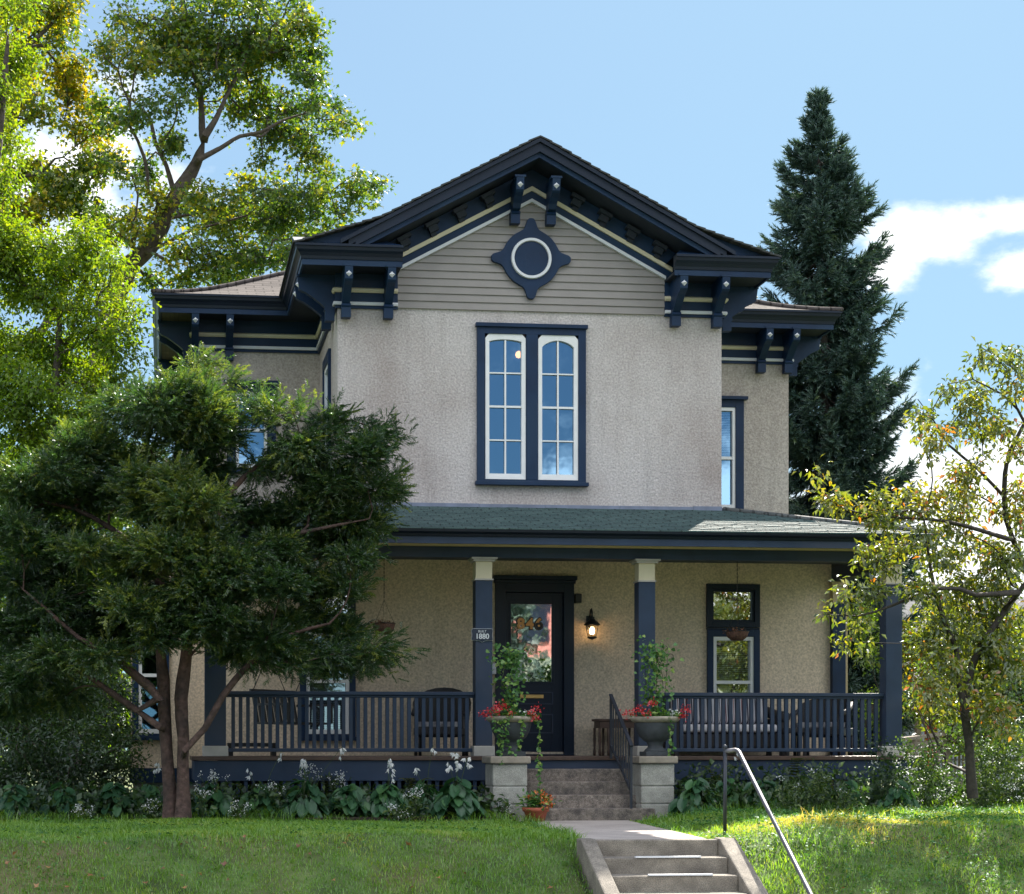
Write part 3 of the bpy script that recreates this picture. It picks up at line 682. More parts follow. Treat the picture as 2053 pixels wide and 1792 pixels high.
# narrow side window of the bay
m = MB(); y0, y1, z0, z1 = bsw
for (a, b, c, d) in ((y0, y0+.12, z0, z1), (y1-.12, y1, z0, z1), (y0+.12, y1-.12, z1-.14, z1), (y0+.12, y1-.12, z0, z0+.06)): m.box(BX0-.04, BX0+.03, a, b, c, d)
w = m.build('window', M['navy'], H)
m = MB()
for (a, b, c, d) in ((y0+.122, y0+.17, z0+.06, z1-.14), (y1-.17, y1-.122, z0+.06, z1-.14), (y0+.17, y1-.17, z1-.2, z1-.14), (y0+.17, y1-.17, z0+.06, z0+.12)): m.box(BX0-.02, BX0+.05, a, b, c, d)
m.build('sash', M['white'], w); m = MB(); m.add([(BX0+.03, y0+.14, z0+.08), (BX0+.03, y1-.14, z0+.08), (BX0+.03, y1-.14, z1-.16), (BX0+.03, y0+.14, z1-.16)], [(0, 1, 2, 3)]); m.build('pane', M['glass'], w)
# porch windows: transom and double hung sash
for t_, s_ in ((pw1, pw2), (qw1, qw2)):
    m = MB(); x0, x1, z0, z1 = t_; frame_rect(m, x0, x1, z0, z1, .075, LY-.045, LY+.03); m.box(x0, x1, LY-.03, LY, z0-.035, z0-.004)
    frame_rect(m, x0+.075, x1-.075, z0+.075, z1-.075, .03, LY-.015, LY+.05); w = m.build('transom_window', M['navy_door'], H, bevel=.003)
    m = MB(); m.add([(x0+.09, LY+.03, z0+.09), (x1-.09, LY+.03, z0+.09), (x1-.09, LY+.03, z1-.09), (x0+.09, LY+.03, z1-.09)], [(0, 1, 2, 3)]); m.build('pane', M['glass_porch'], w)
    x0, x1, z0, z1 = s_
    dh_window('window', x0, x1, z0, z1, LY, casing=.085, cap=False, rail=.52, glass='glass_porch', blind=True)
# ---- front door
m = MB(); x0, x1, z0, z1 = dr
frame_rect(m, x0, x1, z0, z1, .14, LY-.05, LY+.06, 0.02, .17); m.box(x0-.04, x1+.03, LY-.12, LY, z1-.005, z1+.05); m.box(x0-.02, x1+.015, LY-.085, LY, z1-.05, z1-.006)
m.build('door_frame', M['navy_door'], H, bevel=.004)
m = MB(); a, b, c, d = x0+.142, x1-.142, z0+.02, z1-.172; yd = LY+.03
gA = P(1025.4, 1366, LY); gB = P(1107.4, 1211, LY)
gx0, gx1, gz0, gz1 = gA.x, min(gB.x, b-.1), gA.z, gB.z
m.box(a, gx0, yd, yd+.045, c, d); m.box(gx1, b, yd, yd+.045, c, d); m.box(gx0, gx1, yd, yd+.045, c, gz0); m.box(gx0, gx1, yd, yd+.045, gz1, d)
frame_rect(m, gx0-.03, gx1+.03, gz0-.03, gz1+.03, .028, yd-.012, yd)
door = m.build('door', M['navy_door'], H, bevel=.003)
m = MB(); m.add([(gx0, yd+.02, gz0), (gx1, yd+.02, gz0), (gx1, yd+.02, gz1), (gx0, yd+.02, gz1)], [(0, 1, 2, 3)]); m.build('pane', M['glass_door'], door)
for (pa, pb) in ((1386.5, 1412), (1431, 1470)):
    za, zb = P(1060, pb, LY).z, P(1060, pa, LY).z
    m = MB(); frame_rect(m, gx0+.01, gx1+.015, za, zb, .016, yd-.014, yd+.002); m.build('panel_moulding', M['slate'], door)
sa, sb = P(1043, 1399.5, LY), P(1090, 1392.5, LY)
m = MB(); m.box(sa.x, sb.x, yd-.02, yd+.002, sa.z, sb.z); m.box(sa.x+.03, sb.x-.03, yd-.026, yd-.018, sa.z+.012, sb.z-.012); m.build('mail_slot', M['brass'], door, bevel=.003)
m = MB(); hp = P(1003, 1366, LY); m.box(a+.02, a+.075, yd-.016, yd, hp.z-.12, hp.z+.10); m.tube([(a+.047, yd-.05, hp.z), (a+.14, yd-.055, hp.z-.005)], .011, 8); m.tube([(a+.047, yd, hp.z), (a+.047, yd-.05, hp.z)], .011, 8); m.build('handle', M['pipe'], door)
def text(s, size, pos, mat, parent, name, ext=.008, bold=0.0, sx=1.0, align='CENTER'):
    cu = bpy.data.curves.new(name, 'FONT'); cu.body = s; cu.size = size; cu.extrude = ext; cu.align_x = align; cu.align_y = 'CENTER'; cu.offset = bold
    ob = bpy.data.objects.new(name, cu); COL.objects.link(ob)
    bpy.context.view_layer.update()
    me = bpy.data.meshes.new_from_object(ob.evaluated_get(bpy.context.evaluated_depsgraph_get())); bpy.data.objects.remove(ob)
    me.transform(Matrix.Translation(pos) @ Matrix.Rotation(math.pi/2, 4, 'X') @ Matrix.Diagonal((sx, 1, 1, 1)))
    return link(name, me, mat, parent)
tp = P(1063, 1251, LY)
for k, ch in enumerate('846'):
    text(ch, .20, Vector((tp.x-.125+.125*k, yd+.010, tp.z)), M['black'], door, 'numeral_outline', .004, .019, 1.02)
    text(ch, .20, Vector((tp.x-.125+.125*k, yd-.004, tp.z)), M['numeral'], door, 'numeral', .006, .008, 1.02)
# ---- porch
PX = [.62, 3.96, 6.04, 9.275]; PY = 22.2
m = MB(); m.box(.33, 9.62, 22.02, LY, FZ-.05, FZ); pf = m.build('porch_floor', M['wood_brown'], H, bevel=.006)
m = MB(); m.box(.36, 9.6, 22.05, 22.1, .47, FZ-.052); m.box(.36, .41, 22.1, LY, .47, FZ-.052); m.box(9.55, 9.6, 22.1, LY, .47, FZ-.052); m.build('porch_skirt', M['slate'], H)
m = MB(); x = .4
while x < 9.58: m.box(x, x+.045, 22.075, 22.095, 0, .468); x += .095
m.box(.4, 9.58, 22.096, 22.105, .0, .10); m.build('porch_lattice', M['slate'], H)
for i, x in enumerate(PX):
    w = .26 if i in (0,) else .215
    zt = 3.25
    m = MB(); m.box(x-w/2, x+w/2, PY-w/2, PY+w/2, FZ+.13, 2.965); post = m.build('porch_post', M['slate'], H, bevel=.006)
    m = MB(); m.box(x-w/2+.004, x+w/2-.004, PY-w/2+.004, PY+w/2-.004, 2.985, 3.20); m.build('capital', M['cream'], post)
    m = MB(); m.box(x-w/2-.012, x+w/2+.012, PY-w/2-.012, PY+w/2+.012, 2.966, 2.984); m.box(x-w/2-.03, x+w/2+.03, PY-w/2-.03, PY+w/2+.03, 3.201, 3.225); m.box(x-w/2-.055, x+w/2+.055, PY-w/2-.055, PY+w/2+.055, 3.226, 3.25); m.build('cap_moulding', M['greytrim'], post)
    m = MB(); m.box(x-w/2-.025, x+w/2+.025, PY-w/2-.025, PY+w/2+.025, FZ+.001, FZ+.129); m.build('base_block', M['greytrim'], post, bevel=.008)
for x in (LX1-.02,):
    m = MB(); m.box(x, x+.19, LY-.10, LY-.002, FZ, 2.88); pil = m.build('pilaster', M['navy'], H, bevel=.005)
    m = MB(); m.box(x+.004, x+.186, LY-.096, LY-.002, 2.882, 3.12); m.box(x-.02, x+.21, LY-.12, LY-.002, 3.121, 3.18); m.build('capital', M['tan_trim'], pil)
m = MB(); m.box(.45, 9.47, PY-.075, PY+.075, 3.252, 3.385); m.box(.52, .67, PY+.077, LY, 3.252, 3.385); m.box(9.24, 9.39, PY+.077, LY-.002, 3.19, 3.385); m.build('porch_beam', M['slate'], H, bevel=.004)
m = MB(); m.sweep([(9.52, LY), (9.52, PY-.08), (.42, PY-.08), (.42, LY)][::1], [(-.05, 3.387), (.03, 3.387), (.05, 3.41), (.05, 3.43), (-.05, 3.43)]); m.build('bed_moulding', M['tan_trim'], H)
ex0, ex1, ey = .36, 9.58, 21.72
m = MB(); m.box(ex0, ex1, ey, LY, 3.432, 3.445); m.build('porch_ceiling', M['slate'], H)
pe = [(ex1, WY), (ex1, ey), (ex0, ey), (ex0, WY)]
m = MB(); m.sweep(pe, [(-.02, 3.375), (.012, 3.375), (.012, 3.462), (-.02, 3.462)]); m.build('porch_fascia', M['slate'], H)
m = MB(); m.sweep(pe, [(-.02, 3.464), (.03, 3.464), (.045, 3.49), (.085, 3.515), (.09, 3.535), (.09, 3.552), (-.02, 3.552)]); m.build('porch_gutter', M['gutter'], H)
# porch roof: hipped, courses laid as overlapping strips
def porch_roof():
    m = MB(); n = 17; y0, y1, za, zb = ey-.10, BY+.01, 3.545, 4.135; xa0, xb0 = ex0-.1, ex1+.1; xa1, xb1 = BX0-.05, BX1+.03
    rng = random.Random(3)
    for i in range(n):
        f0, f1 = i/n, (i+1)/n+.012
        row = []
        for f, dz in ((f0, .016), (f1, .002)): row.append((xa0+(xa1-xa0)*f, xb0+(xb1-xb0)*f, y0+(y1-y0)*f, za+(zb-za)*f+dz))
        (a, b, y, z), (c, d, yy, zz) = row
        m.add([(a, y, z), (b, y, z), (d, yy, zz), (c, yy, zz), (a, y, z-.016), (b, y, z-.016)], [(0, 1, 2, 3), (0, 4, 5, 1)])
        # lifted tabs
        m.mi = 0; x = a+rng.random()*.3
        while x < b-.3:
            w = .14+rng.random()*.16
            if rng.random() < .5 and x > c and x+w < d:
                m.add([(x, y-.001, z+.0035), (x+w, y-.001, z+.0035), (x+w, yy-.01, zz+.003), (x, yy-.01, zz+.003), (x, y-.002, z-.012), (x+w, y-.002, z-.012)], [(0, 1, 2, 3), (0, 4, 5, 1)])
            x += w+.05+rng.random()*.2
        m.mi = 1
        m.add([(b, y, z), (b, WY, z), (d, WY, zz), (d, yy, zz)], [(0, 1, 2, 3)]); m.add([(a, y, z), (a, WY, z), (c, WY, zz), (c, yy, zz)], [(3, 2, 1, 0)])
        m.mi = 0
    m.mi = 1
    m.tube([(xb0, y0, za+.02), (xb1, y1, zb+.02)], .035, 6); m.tube([(xa0, y0, za+.02), (xa1, y1, zb+.02)], .035, 6)
    m.build('porch_roof', [M['shingle_front'], M['shingle_side']], H)
porch_roof()
m = MB(); x = BX0
while x < BX1-.01:
    w = min(.9+.3*random.random(), BX1-x); m.box(x, x+w-.004, BY-.035-.006*random.random(), BY-.002, 4.13, 4.175+.012*random.random()); x += w
m.build('roof_flashing', M['flashing'], H)
# railings
def railing(x0, x1, rot=False):
    m = MB(); ztop = 1.575
    m.box(x0, x1, PY-.05, PY+.05, ztop-.045, ztop); m.box(x0, x1, PY-.03, PY+.03, ztop-.075, ztop-.046)
    m.box(x0, x1, PY-.03, PY+.03, FZ+.055, FZ+.10)
    r = m.build('porch_railing', M['slate'], H, bevel=.006)
    n = round((x1-x0)/.0912)
    for k in range(1, n):
        x = x0+(x1-x0)*k/n; b = MB(); b.box(x-.0225, x+.0225, PY-.0225, PY+.0225, FZ+.101, ztop-.076); b.build('baluster', M['slate'], r)
railing(PX[0]+.13, PX[1]-.108); railing(PX[2]+.108, PX[3]-.108)
# ---- one storey side bay at the left corner
SBX0, SBX1, SBY = P(262, 1500, 24.6).x, .70, 24.6
sw = (SBX0+.02, SBX0+.52, P(300, 1478, SBY).z, 2.75)
m = MB(); m.wall('y', SBY, SBX0, SBX1, .42, 3.5, [inset(sw, .03)]); m.wall('x', SBX0, SBY, 29.5, .42, 3.5); m.wall('y', 29.5, SBX0, SBX1, .42, 3.5); m.build('side_bay_wall', M['stucco_tan'], H)
m = MB(); m.sweep([(SBX1, SBY), (SBX0, SBY), (SBX0, 29.5)], [(-.02, .40), (.02, .40), (.02, .60), (-.02, .60)]); m.build('water_table', M['navy'], H)
m = MB(); m.box(SBX0+.03, SBX1, SBY+.03, 29.4, -.05, .42); m.build('foundation', M['block'], H)
dh_window('window', *sw, SBY, casing=.085, cap=False)
m = MB(); m.sweep([(SBX1, SBY), (SBX0, SBY), (SBX0, 29.5)], [(-.02, 3.5), (.25, 3.5), (.3, 3.62), (-.02, 3.62)]); m.build('side_bay_cornice', M['navy'], H)
m = MB(); m.add([(SBX0-.3, SBY-.3, 3.62), (.75, SBY-.3, 3.62), (.75, SBY+1, 3.85), (SBX0+.6, SBY+1, 3.85), (SBX0-.3, 29.8, 3.62), (SBX0+.6, 29, 3.85), (.75, 29, 3.85), (.75, 29.8, 3.62)], [(0, 1, 2, 3), (0, 3, 5, 4), (3, 2, 6, 5), (4, 5, 6, 7)]); m.build('side_bay_roof', M['shingle_dark'], H)
# corner downpipe on the right lower wall
m = MB(); m.box(LX1+.19, LX1+.26, LY+.06, LY+.2, FZ, 3.2); m.build('corner_board', M['tan_trim'], H)
# lit lamp in the upper room, black box fixture, mailbox
m = MB(); lp = P(1040, 711, BY+.9); m.lathe([(0, -.05), (.036, -.036), (.05, 0), (.036, .036), (.014, .05), (0, .055)], lp, 14)
lampU = thing('ceiling_lamp', (lp.x, lp.y, lp.z-.07), 'small lit globe lamp glowing behind the upper left window', 'lamp')
m.build('globe', M['room_bulb'], lampU); m = MB(); m.tube([lp+Vector((0, 0, .07)), (lp.x, lp.y, 7.0)], .008, 6); m.build('cord', M['black'], lampU)
m = MB(); a = P(1151.5, 1209, LY-.03); b = P(1164, 1191, LY-.03); m.box(a.x+.004, b.x, LY-.1, LY-.002, a.z, b.z); m.box(a.x+.02, b.x-.02, LY-.108, LY-.1, a.z+.012, a.z+.03)
tag(recentre(m.build('fixture_box', M['black'], bevel=.006)), 'small black box fixture on the wall beside the door frame', 'fixture')
m = MB(); a = P(983, 1352, LY-.03); b = P(993, 1330, LY-.03); m.box(a.x-.02, b.x-.003, LY-.12, LY-.002, a.z, b.z); tag(recentre(m.build('mailbox', M['lightgrey'], bevel=.008)), 'pale grey mailbox on the wall left of the door', 'mailbox')

# ------------------------------------------------------------------ porch steps, piers, urns
ps = thing('porch_steps', (5.1, 21.3, 0), 'weathered stone-grey concrete steps rising to the porch door', 'steps')
m = MB(); fx0, fx1 = 4.28, 5.78
for k in range(4):
    y0 = 21.87-.26*k; zt = .615-.154*k
    m.box(fx0, fx1+.09*(k == 3), y0, y0+.6 if k else 22.04, -.05, zt-.002*k)
m.build('stair_flight', M['old_concrete'], ps, bevel=.014)
PIERY0, PIERY1 = 21.1, 21.62
def pier(x0, x1, label):
    t = thing('concrete_pier', ((x0+x1)/2, (PIERY0+PIERY1)/2, 0), label, 'pier', 'concrete block piers beside the porch steps')
    rows = [(-.05, .2), (.2, .415), (.415, .685)]
    for z0, z1 in rows:
        m = MB(); m.box(x0+.006*random.random(), x1-.006*random.random(), PIERY0+.008*random.random(), PIERY1, z0+.004, z1-.004); m.build('block', M['block'], t, bevel=.014)
    m = MB(); m.box(x0+.015, x1-.015, PIERY0+.02, PIERY1-.01, -.04, .68); m.build('mortar_core', M['greytrim'], t)
    m = MB(); m.box(x0-.035, x1+.035, PIERY0-.04, PIERY1+.04, .687, .775); m.build('capstone', M['blockcap'], t, bevel=.015)
    return t
def pxx(px, Y): return P(px, 1500, Y).x
pier(pxx(988, PIERY0), pxx(1057.5, PIERY0), 'concrete block pier left of the porch steps with vines trailing over it')
pier(pxx(1285, PIERY0), pxx(1352.6, PIERY0), 'concrete block pier at the right of the porch steps with bare side face')
UY = 21.36
def urn(cx, label, group):
    c = (cx, UY, .777); t = thing('planter_urn', c, label, 'urn', group)
    m = MB(); m.box(cx-.155, cx+.155, UY-.155, UY+.155, .777, .83); m.build('plinth', M['urn'], t, bevel=.006)
    m = MB(); m.lathe([(.14, .054), (.125, .075), (.095, .10), (.088, .135), (.10, .15), (.10, .165), (.135, .185), (.19, .23), (.225, .30), (.245, .37), (.25, .42)], c, 32); m.build('bowl', M['urn'], t)
    m = MB(); m.lathe([(.252, .405), (.285, .425), (.30, .445), (.30, .468), (.28, .478), (.24, .475), (.235, .44), (0, .44)], c, 36); m.build('rim', M['urn_rim'], t)
    m = MB(); m.lathe([(.234, .446), (0, .46)], c, 20); m.build('soil', M['soil'], t)
    return Vector((cx, UY, .777+.45))
UL, UR_ = pxx(1024, UY), pxx(1313.5, UY)
ul = urn(UL, 'dark grey urn overgrown with trailing vine, left of the front door steps', 'planter urns on the piers')
ur = urn(UR_, 'dark grey urn with pale rim on the pier beside the iron stair rail', 'planter urns on the piers')

def leaf_quad(w=.5, fold=.15):   # folded rhombic leaf, length 1
    return [(0, 0, 0), (-w/2, .45, fold), (0, 1, -.05), (w/2, .45, fold), (0, .5, 0)], [(0, 4, 1), (1, 4, 2), (0, 3, 4), (4, 3, 2)]
def leaf_flat(w=.5, fold=.12): return [(0, 0, 0), (-w/2, .5, fold), (0, 1, -.05), (w/2, .5, fold)], [(0, 2, 1), (0, 3, 2)]
def leaf_maple():
    v = [(0, 0, 0), (-.22, .18, .03), (-.55, .45, .10), (-.2, .48, .02), (0, 1.0, -.06), (.2, .48, .02), (.55, .45, .10), (.22, .18, .03)]
    return v, [(0, 3, 1), (1, 3, 2), (0, 5, 3), (3, 5, 4), (0, 7, 5), (7, 6, 5)]
def heart():
    v = [(0, .06, 0), (-.3, 0, .06), (-.44, .25, .09), (-.33, .62, .05), (0, 1, -.12), (.33, .62, .05), (.44, .25, .09), (.3, 0, .06), (0, .5, -.03)]
    f = [(8, 0, 1), (8, 1, 2), (8, 2, 3), (8, 3, 4), (8, 4, 5), (8, 5, 6), (8, 6, 7), (8, 7, 0)]
    return v, [(a, c, b) for a, b, c in f]
UP = np.array([0, 0, 1.])
def leafobj(name, mat, parent, parts):
    V, T, t = merge(parts); return link(name, np_mesh(name, V, T, t), M[mat] if isinstance(mat, str) else mat, parent)

def vine(base, h, label, trails, top_px):
    t = thing('vine', base, label, 'vine', 'vines growing in the urns')
    rng = np.random.default_rng(int(abs(base.x)*100)); pos = []; m = MB()
    for sgn in (-1, 0, 1):
        pts = []
        for k in range(14):
            f = k/13; w = .07+.05*math.sin(f*7+sgn)
            pts.append(base+Vector((.05*sgn*(1+f)+w*math.cos(f*9+2*sgn)*.6, -.02+w*math.sin(f*9+sgn)*.5, f*h*(1-.06*abs(sgn)))))
        m.tube(pts, .004, 4); pos += pts
    for tr in trails:
        m.tube(tr, .003, 4)
    m.build('stem', M['stem'], t)
    P_ = []; 
    for p in pos:
        f = (p.z-base.z)/h
        for _ in range(9 if f < .75 else 17): P_.append(np.array(p)+rng.normal(size=3)*np.array([.045+.05*f, .045, .04]))
    for tr in trails:
        for a, b in zip(tr[:-1], tr[1:]):
            n = max(2, int((Vector(b)-Vector(a)).length/.017))
            for k in range(n): P_.append(np.array(Vector(a).lerp(Vector(b), k/n))+rng.normal(size=3)*.014)
    P_ = np.array(P_); n = len(P_)
    ax = rng.normal(size=(n, 3)); ax[:, 2] = -abs(ax[:, 2])*.6-.15; ax[:, 1] -= .3
    nr = rng.normal(size=(n, 3))*.45+np.array([0, -.75, .6])
    leafobj('leaves', 'vine', t, [instance(*heart(), P_, ax, nr, rng.uniform(.032, .062, n), rng.random(n))])
    return t
tl = [[ul+Vector((.22, -.16, .03)), ul+Vector((.30, -.2, -.04)), ul+Vector((.31, -.2, -.2)), ul+Vector((.29, -.21, -.5)), ul+Vector((.31, -.22, -.8)), ul+Vector((.29, -.2, -1.02))],
      [ul+Vector((-.2, -.15, .03)), ul+Vector((-.24, -.22, -.02)), ul+Vector((-.2, -.24, -.2)), ul+Vector((-.14, -.2, -.4))],
      [ul+Vector((-.05, -.25, .03)), ul+Vector((-.1, -.31, -.02)), ul+Vector((-.12, -.28, -.18)), ul+Vector((-.08, -.22, -.33)), ul+Vector((0, -.27, -.45))],
      [ul+Vector((.08, -.25, .03)), ul+Vector((.1, -.3, -.03)), ul+Vector((.07, -.26, -.25)), ul+Vector((.05, -.22, -.38))],
      [ul+Vector((-.1, -.25, .02)), ul+Vector((-.16, -.3, -.03)), ul+Vector((-.16, -.27, -.3)), ul+Vector((-.19, -.27, -.56))]]
vine(ul, .86, 'leafy green vine climbing in the left urn and trailing down its pier', tl, None)
tr_ = [[ur+Vector((.08, -.25, .03)), ur+Vector((.12, -.31, -.02)), ur+Vector((.11, -.28, -.2)), ur+Vector((.13, -.24, -.38)), ur+Vector((.1, -.26, -.46))]]
vine(ur, .92, 'thin green vine climbing the wire trellis in the right urn', tr_, None)
tq = thing('trellis', ur, 'thin black wire trellis with curled tips in the right urn', 'trellis')
m = MB()
for sx in (-.11, 0.03, .16): m.tube([ur+Vector((sx*.7, .05, -.02)), ur+Vector((sx, .05, .6)), ur+Vector((sx*1.05, .05, .82-.1*abs(sx)))], .004, 5)
for z in (.25, .45, .65): m.tube([ur+Vector((-.11, .05, z)), ur+Vector((.16, .05, z+.02))], .003, 4)
m.build('wire_frame', M['black'], tq)
for sx, z0, s_ in ((-.11, .80, -1), (.17, .76, 1), (.1, .86, 1)):
    m = MB(); pts = []
    for k in range(16):
        th = k/15*5.2; r = .045*(1-k/20); pts.append(ur+Vector((sx+s_*(.045-r*math.cos(th)), .05, z0+r*math.sin(th))))
    m.tube(pts, .004, 5); m.build('curl', M['black'], tq)
def blooms(name, base, label, cat, clusters, mat, leafn, lr, bsz=.028, group=None, leafmat='vine', npet=26):
    t = thing(name, base, label, cat, group); rng = np.random.default_rng(int(abs(base.x*37)) + len(clusters))
    pl = base+Vector((0, 0, 0))
    Pq = np.array(pl)+rng.normal(size=(leafn, 3))*np.array(lr); n = leafn
    ax = rng.normal(size=(n, 3)); ax[:, 2] = abs(ax[:, 2])*.4; nr = rng.normal(size=(n, 3))*.5+UP
    leafobj('leaves', leafmat, t, [instance(*leaf_quad(.55), Pq, ax, nr, rng.uniform(.04, .09, n), rng.random(n))])
    m = MB(); 
    for c in clusters: m.tube([base+Vector((0, 0, -.03)), base+Vector((c[0]*.3, c[1]*.3, -.01)), base+Vector((c[0]*.7, c[1]*.7, c[2]*.9)), base+Vector(c)], .003, 4)
    m.build('stem', M['stem'], t)
    for c in clusters:
        Pc = np.array(base+Vector(c))+rng.normal(size=(npet, 3))*bsz; ax = rng.normal(size=(npet, 3)); nr = rng.normal(size=(npet, 3))+np.array([0, -1, .5])
        leafobj('blossom', mat, t, [instance(*leaf_flat(.9), Pc, ax, nr, rng.uniform(.018, .034, npet), rng.random(npet))])
    return t
cl = [(-.17, -.2, .10), (-.13, -.22, .12), (-.2, -.2, .085), (-.30, -.18, .035), (-.36, -.15, .025), (-.05, -.27, .02), (.19, -.22, .02), (.23, -.22, .05), (.31, -.16, .085), (-.24, -.2, .05), (.24, -.22, -.02)]
blooms('geranium', ul+Vector((0, 0, .03)), 'red geranium flowers around the rim of the vine-covered left urn', 'flowers', cl, 'red_petal', 150, (.14, .12, .025), group='red geraniums in the urns')
cl = [(-.38, -.12, .03), (-.25, -.2, .10), (-.22, -.2, .06), (-.18, -.24, .02), (-.11, -.16, .16), (-.08, -.17, .155), (.28, -.18, .03), (.33, -.15, .08), (.36, -.13, .09), (.30, -.18, -.01), (-.30, -.15, .06)]
blooms('geranium', ur+Vector((0, 0, .03)), 'red geranium flowers around the right urn beside the iron stair rail', 'flowers', cl, 'red_petal', 110, (.13, .11, .025), group='red geraniums in the urns')
for u, lab in ((ul, 'tiny white flowers among the red blooms of the left urn'), (ur, 'tiny white flowers among the red blooms of the right urn')):
    blooms('alyssum', u+Vector((.14, -.16, .04)), lab, 'flowers', [(.02, -.05, .04), (.06, -.03, .03), (-.02, -.06, .03), (.1, -.02, .02)], 'white_petal', 40, (.06, .05, .02), .018, 'white filler flowers in the urns', npet=8)
# terracotta pot
tc = P(1074, 1640, 20.72); tc.z = .012
tp_ = thing('flower_pot', tc, 'round terracotta flower pot at the foot of the porch steps', 'flower pot')
m = MB(); m.lathe([(.10, 0), (.135, .11), (.14, .115), (.155, .117), (.16, .165), (.145, .165), (.14, .14), (0, .14)], tc, 28); m.build('pot', M['terracotta'], tp_); m = MB(); m.lathe([(.139, .142), (0, .15)], tc, 16); m.build('soil', M['soil'], tp_)
blooms('marigold', tc+Vector((0, 0, .225)), 'orange marigolds growing in the terracotta pot', 'flowers', [(-.1, -.08, .06), (.05, -.08, .09), (.10, -.05, .07), (.13, -.1, .0), (.16, -.08, -.02), (.08, -.14, .01), (.17, -.05, .05), (-.02, 0, .08)], 'orange_petal', 260, (.085, .08, .05), .02, npet=22)
# iron stair rail
ir = thing('iron_railing', (5.7, 21.4, .2), 'narrow black iron stair railing on the right of the porch steps', 'railing')
rx = pxx(1225, 21.95); A0 = Vector((rx, 21.95, P(1224, 1393, 21.95).z)); A1 = Vector((rx, 21.95, FZ-.03)); B0 = Vector((rx, 20.98, P(1263, 1492, 20.98).z)); B1 = Vector((rx, 20.98, .15))
m = MB(); m.bar(A0, A1, .03, .03); m.build('post', M['iron'], ir); m = MB(); m.bar(B0, B1, .03, .03); m.build('post', M['iron'], ir)
m = MB(); m.bar(A0+Vector((0, .02, .006)), B0+Vector((0, -.03, -.02)), .045, .022); m.build('top_rail', M['iron'], ir, bevel=.004)
L0 = Vector((rx, 21.95, P(1225, 1495, 21.95).z)); L1 = B0+Vector((0, 0, -.56)); m = MB(); m.bar(L0, L1, .025, .025); m.build('bottom_rail', M['iron'], ir)
for k in range(1, 8):
    f = k/8; m = MB(); m.bar(A0.lerp(B0, f), L0.lerp(L1, f), .014, .014); m.build('baluster', M['iron'], ir)
# plaque BUILT 1880
sx_, sz_ = P(967, 1273, PY-.13).x, P(967, 1273, PY-.13).z; ysg = PY-.108
sg = thing('plaque', (sx_, ysg, sz_-.14), 'dark plaque lettered BUILT 1880 fixed to the porch post by the door', 'sign')
def plq(w, h, y0, y1):
    pl = [(-w, h*.75), (-w*.93, h*.82), (-w*.95, h), (w*.95, h), (w*.93, h*.82), (w, h*.75), (w*.95, h*.2), (w*.95, -h*.2), (w, -h*.7), (w*.93, -h*.82), (w*.4, -h*.85), (w*.2, -h*.92), (0, -h*1.12), (-w*.2, -h*.92), (-w*.4, -h*.85), (-w*.93, -h*.82), (-w, -h*.7), (-w*.95, -h*.2), (-w*.95, h*.2)]
    mm = MB(); mm.prism([(sx_+a, sz_+b) for a, b in pl], y0, y1); return mm
plq(.138, .082, ysg-.012, ysg-.001).build('border', M['sign_letter'], sg); plq(.134, .0785, ysg-.018, ysg-.0125).build('board', M['sign_blue'], sg)
text('BUILT', .042, Vector((sx_, ysg-.019, sz_+.045)), M['sign_letter'], sg, 'lettering', .002, 0, .95)
text('1880', .092, Vector((sx_, ysg-.019, sz_-.018)), M['sign_letter'], sg, 'lettering', .002, .0015, .95)
# wall lantern
lc = P(1187, 1258, LY-.16); lx, ly, lz = lc.x, LY-.16, lc.z
ln = thing('wall_lantern', (lx, LY, lz-.25), 'black scrolled wall lantern with a lit bulb right of the door', 'lantern')
m = MB(); m.tube([(lx, LY-.01, lz+.03), (lx, LY-.03, lz+.15), (lx, LY-.07, lz+.24), (lx, LY-.13, lz+.255), (lx, ly, lz+.21), (lx, ly, lz+.13)], .012, 8); m.box(lx-.045, lx+.045, LY-.02, LY-.002, lz-.02, lz+.17); m.build('bracket_arm', M['black'], ln)
m = MB(); m.lathe([(.11, .03), (.112, .042), (.07, .085), (.045, .10), (.03, .125), (.036, .135), (.018, .15), (0, .155)], (lx, ly, lz), 20); m.build('lantern_roof', M['black'], ln)
m = MB(); m.lathe([(.062, -.145), (.066, -.13), (.066, -.125), (0, -.12)], (lx, ly, lz), 20); m.lathe([(0, -.17), (.02, -.16), (.062, -.145)], (lx, ly, lz), 20)
for k in range(6):
    t = math.pi/3*k+.3; m.tube([(lx+r*math.cos(t), ly+r*math.sin(t), lz+z) for r, z in ((.06, -.125), (.082, -.05), (.092, .0), (.095, .035))], .004, 5)
m.build('cage', M['black'], ln)
m = MB(); m.lathe([(.056, -.122), (.077, -.05), (.088, .03)], (lx, ly, lz), 20); m.build('glass_shade', M['lamp_glass'], ln)
m = MB(); m.lathe([(0, -.10), (.03, -.085), (.037, -.045), (.028, -.01), (.014, .01), (0, .012)], (lx, ly, lz), 14); m.build('bulb', M['bulb'], ln)
lt = bpy.data.lights.new('lantern_light', 'POINT'); lt.energy = .45; lt.color = (1, .55, .2); lt.shadow_soft_size = .03
lo = bpy.data.objects.new('lantern_light', lt); COL.objects.link(lo); lo.location = (lx, ly-.03, lz-.05)
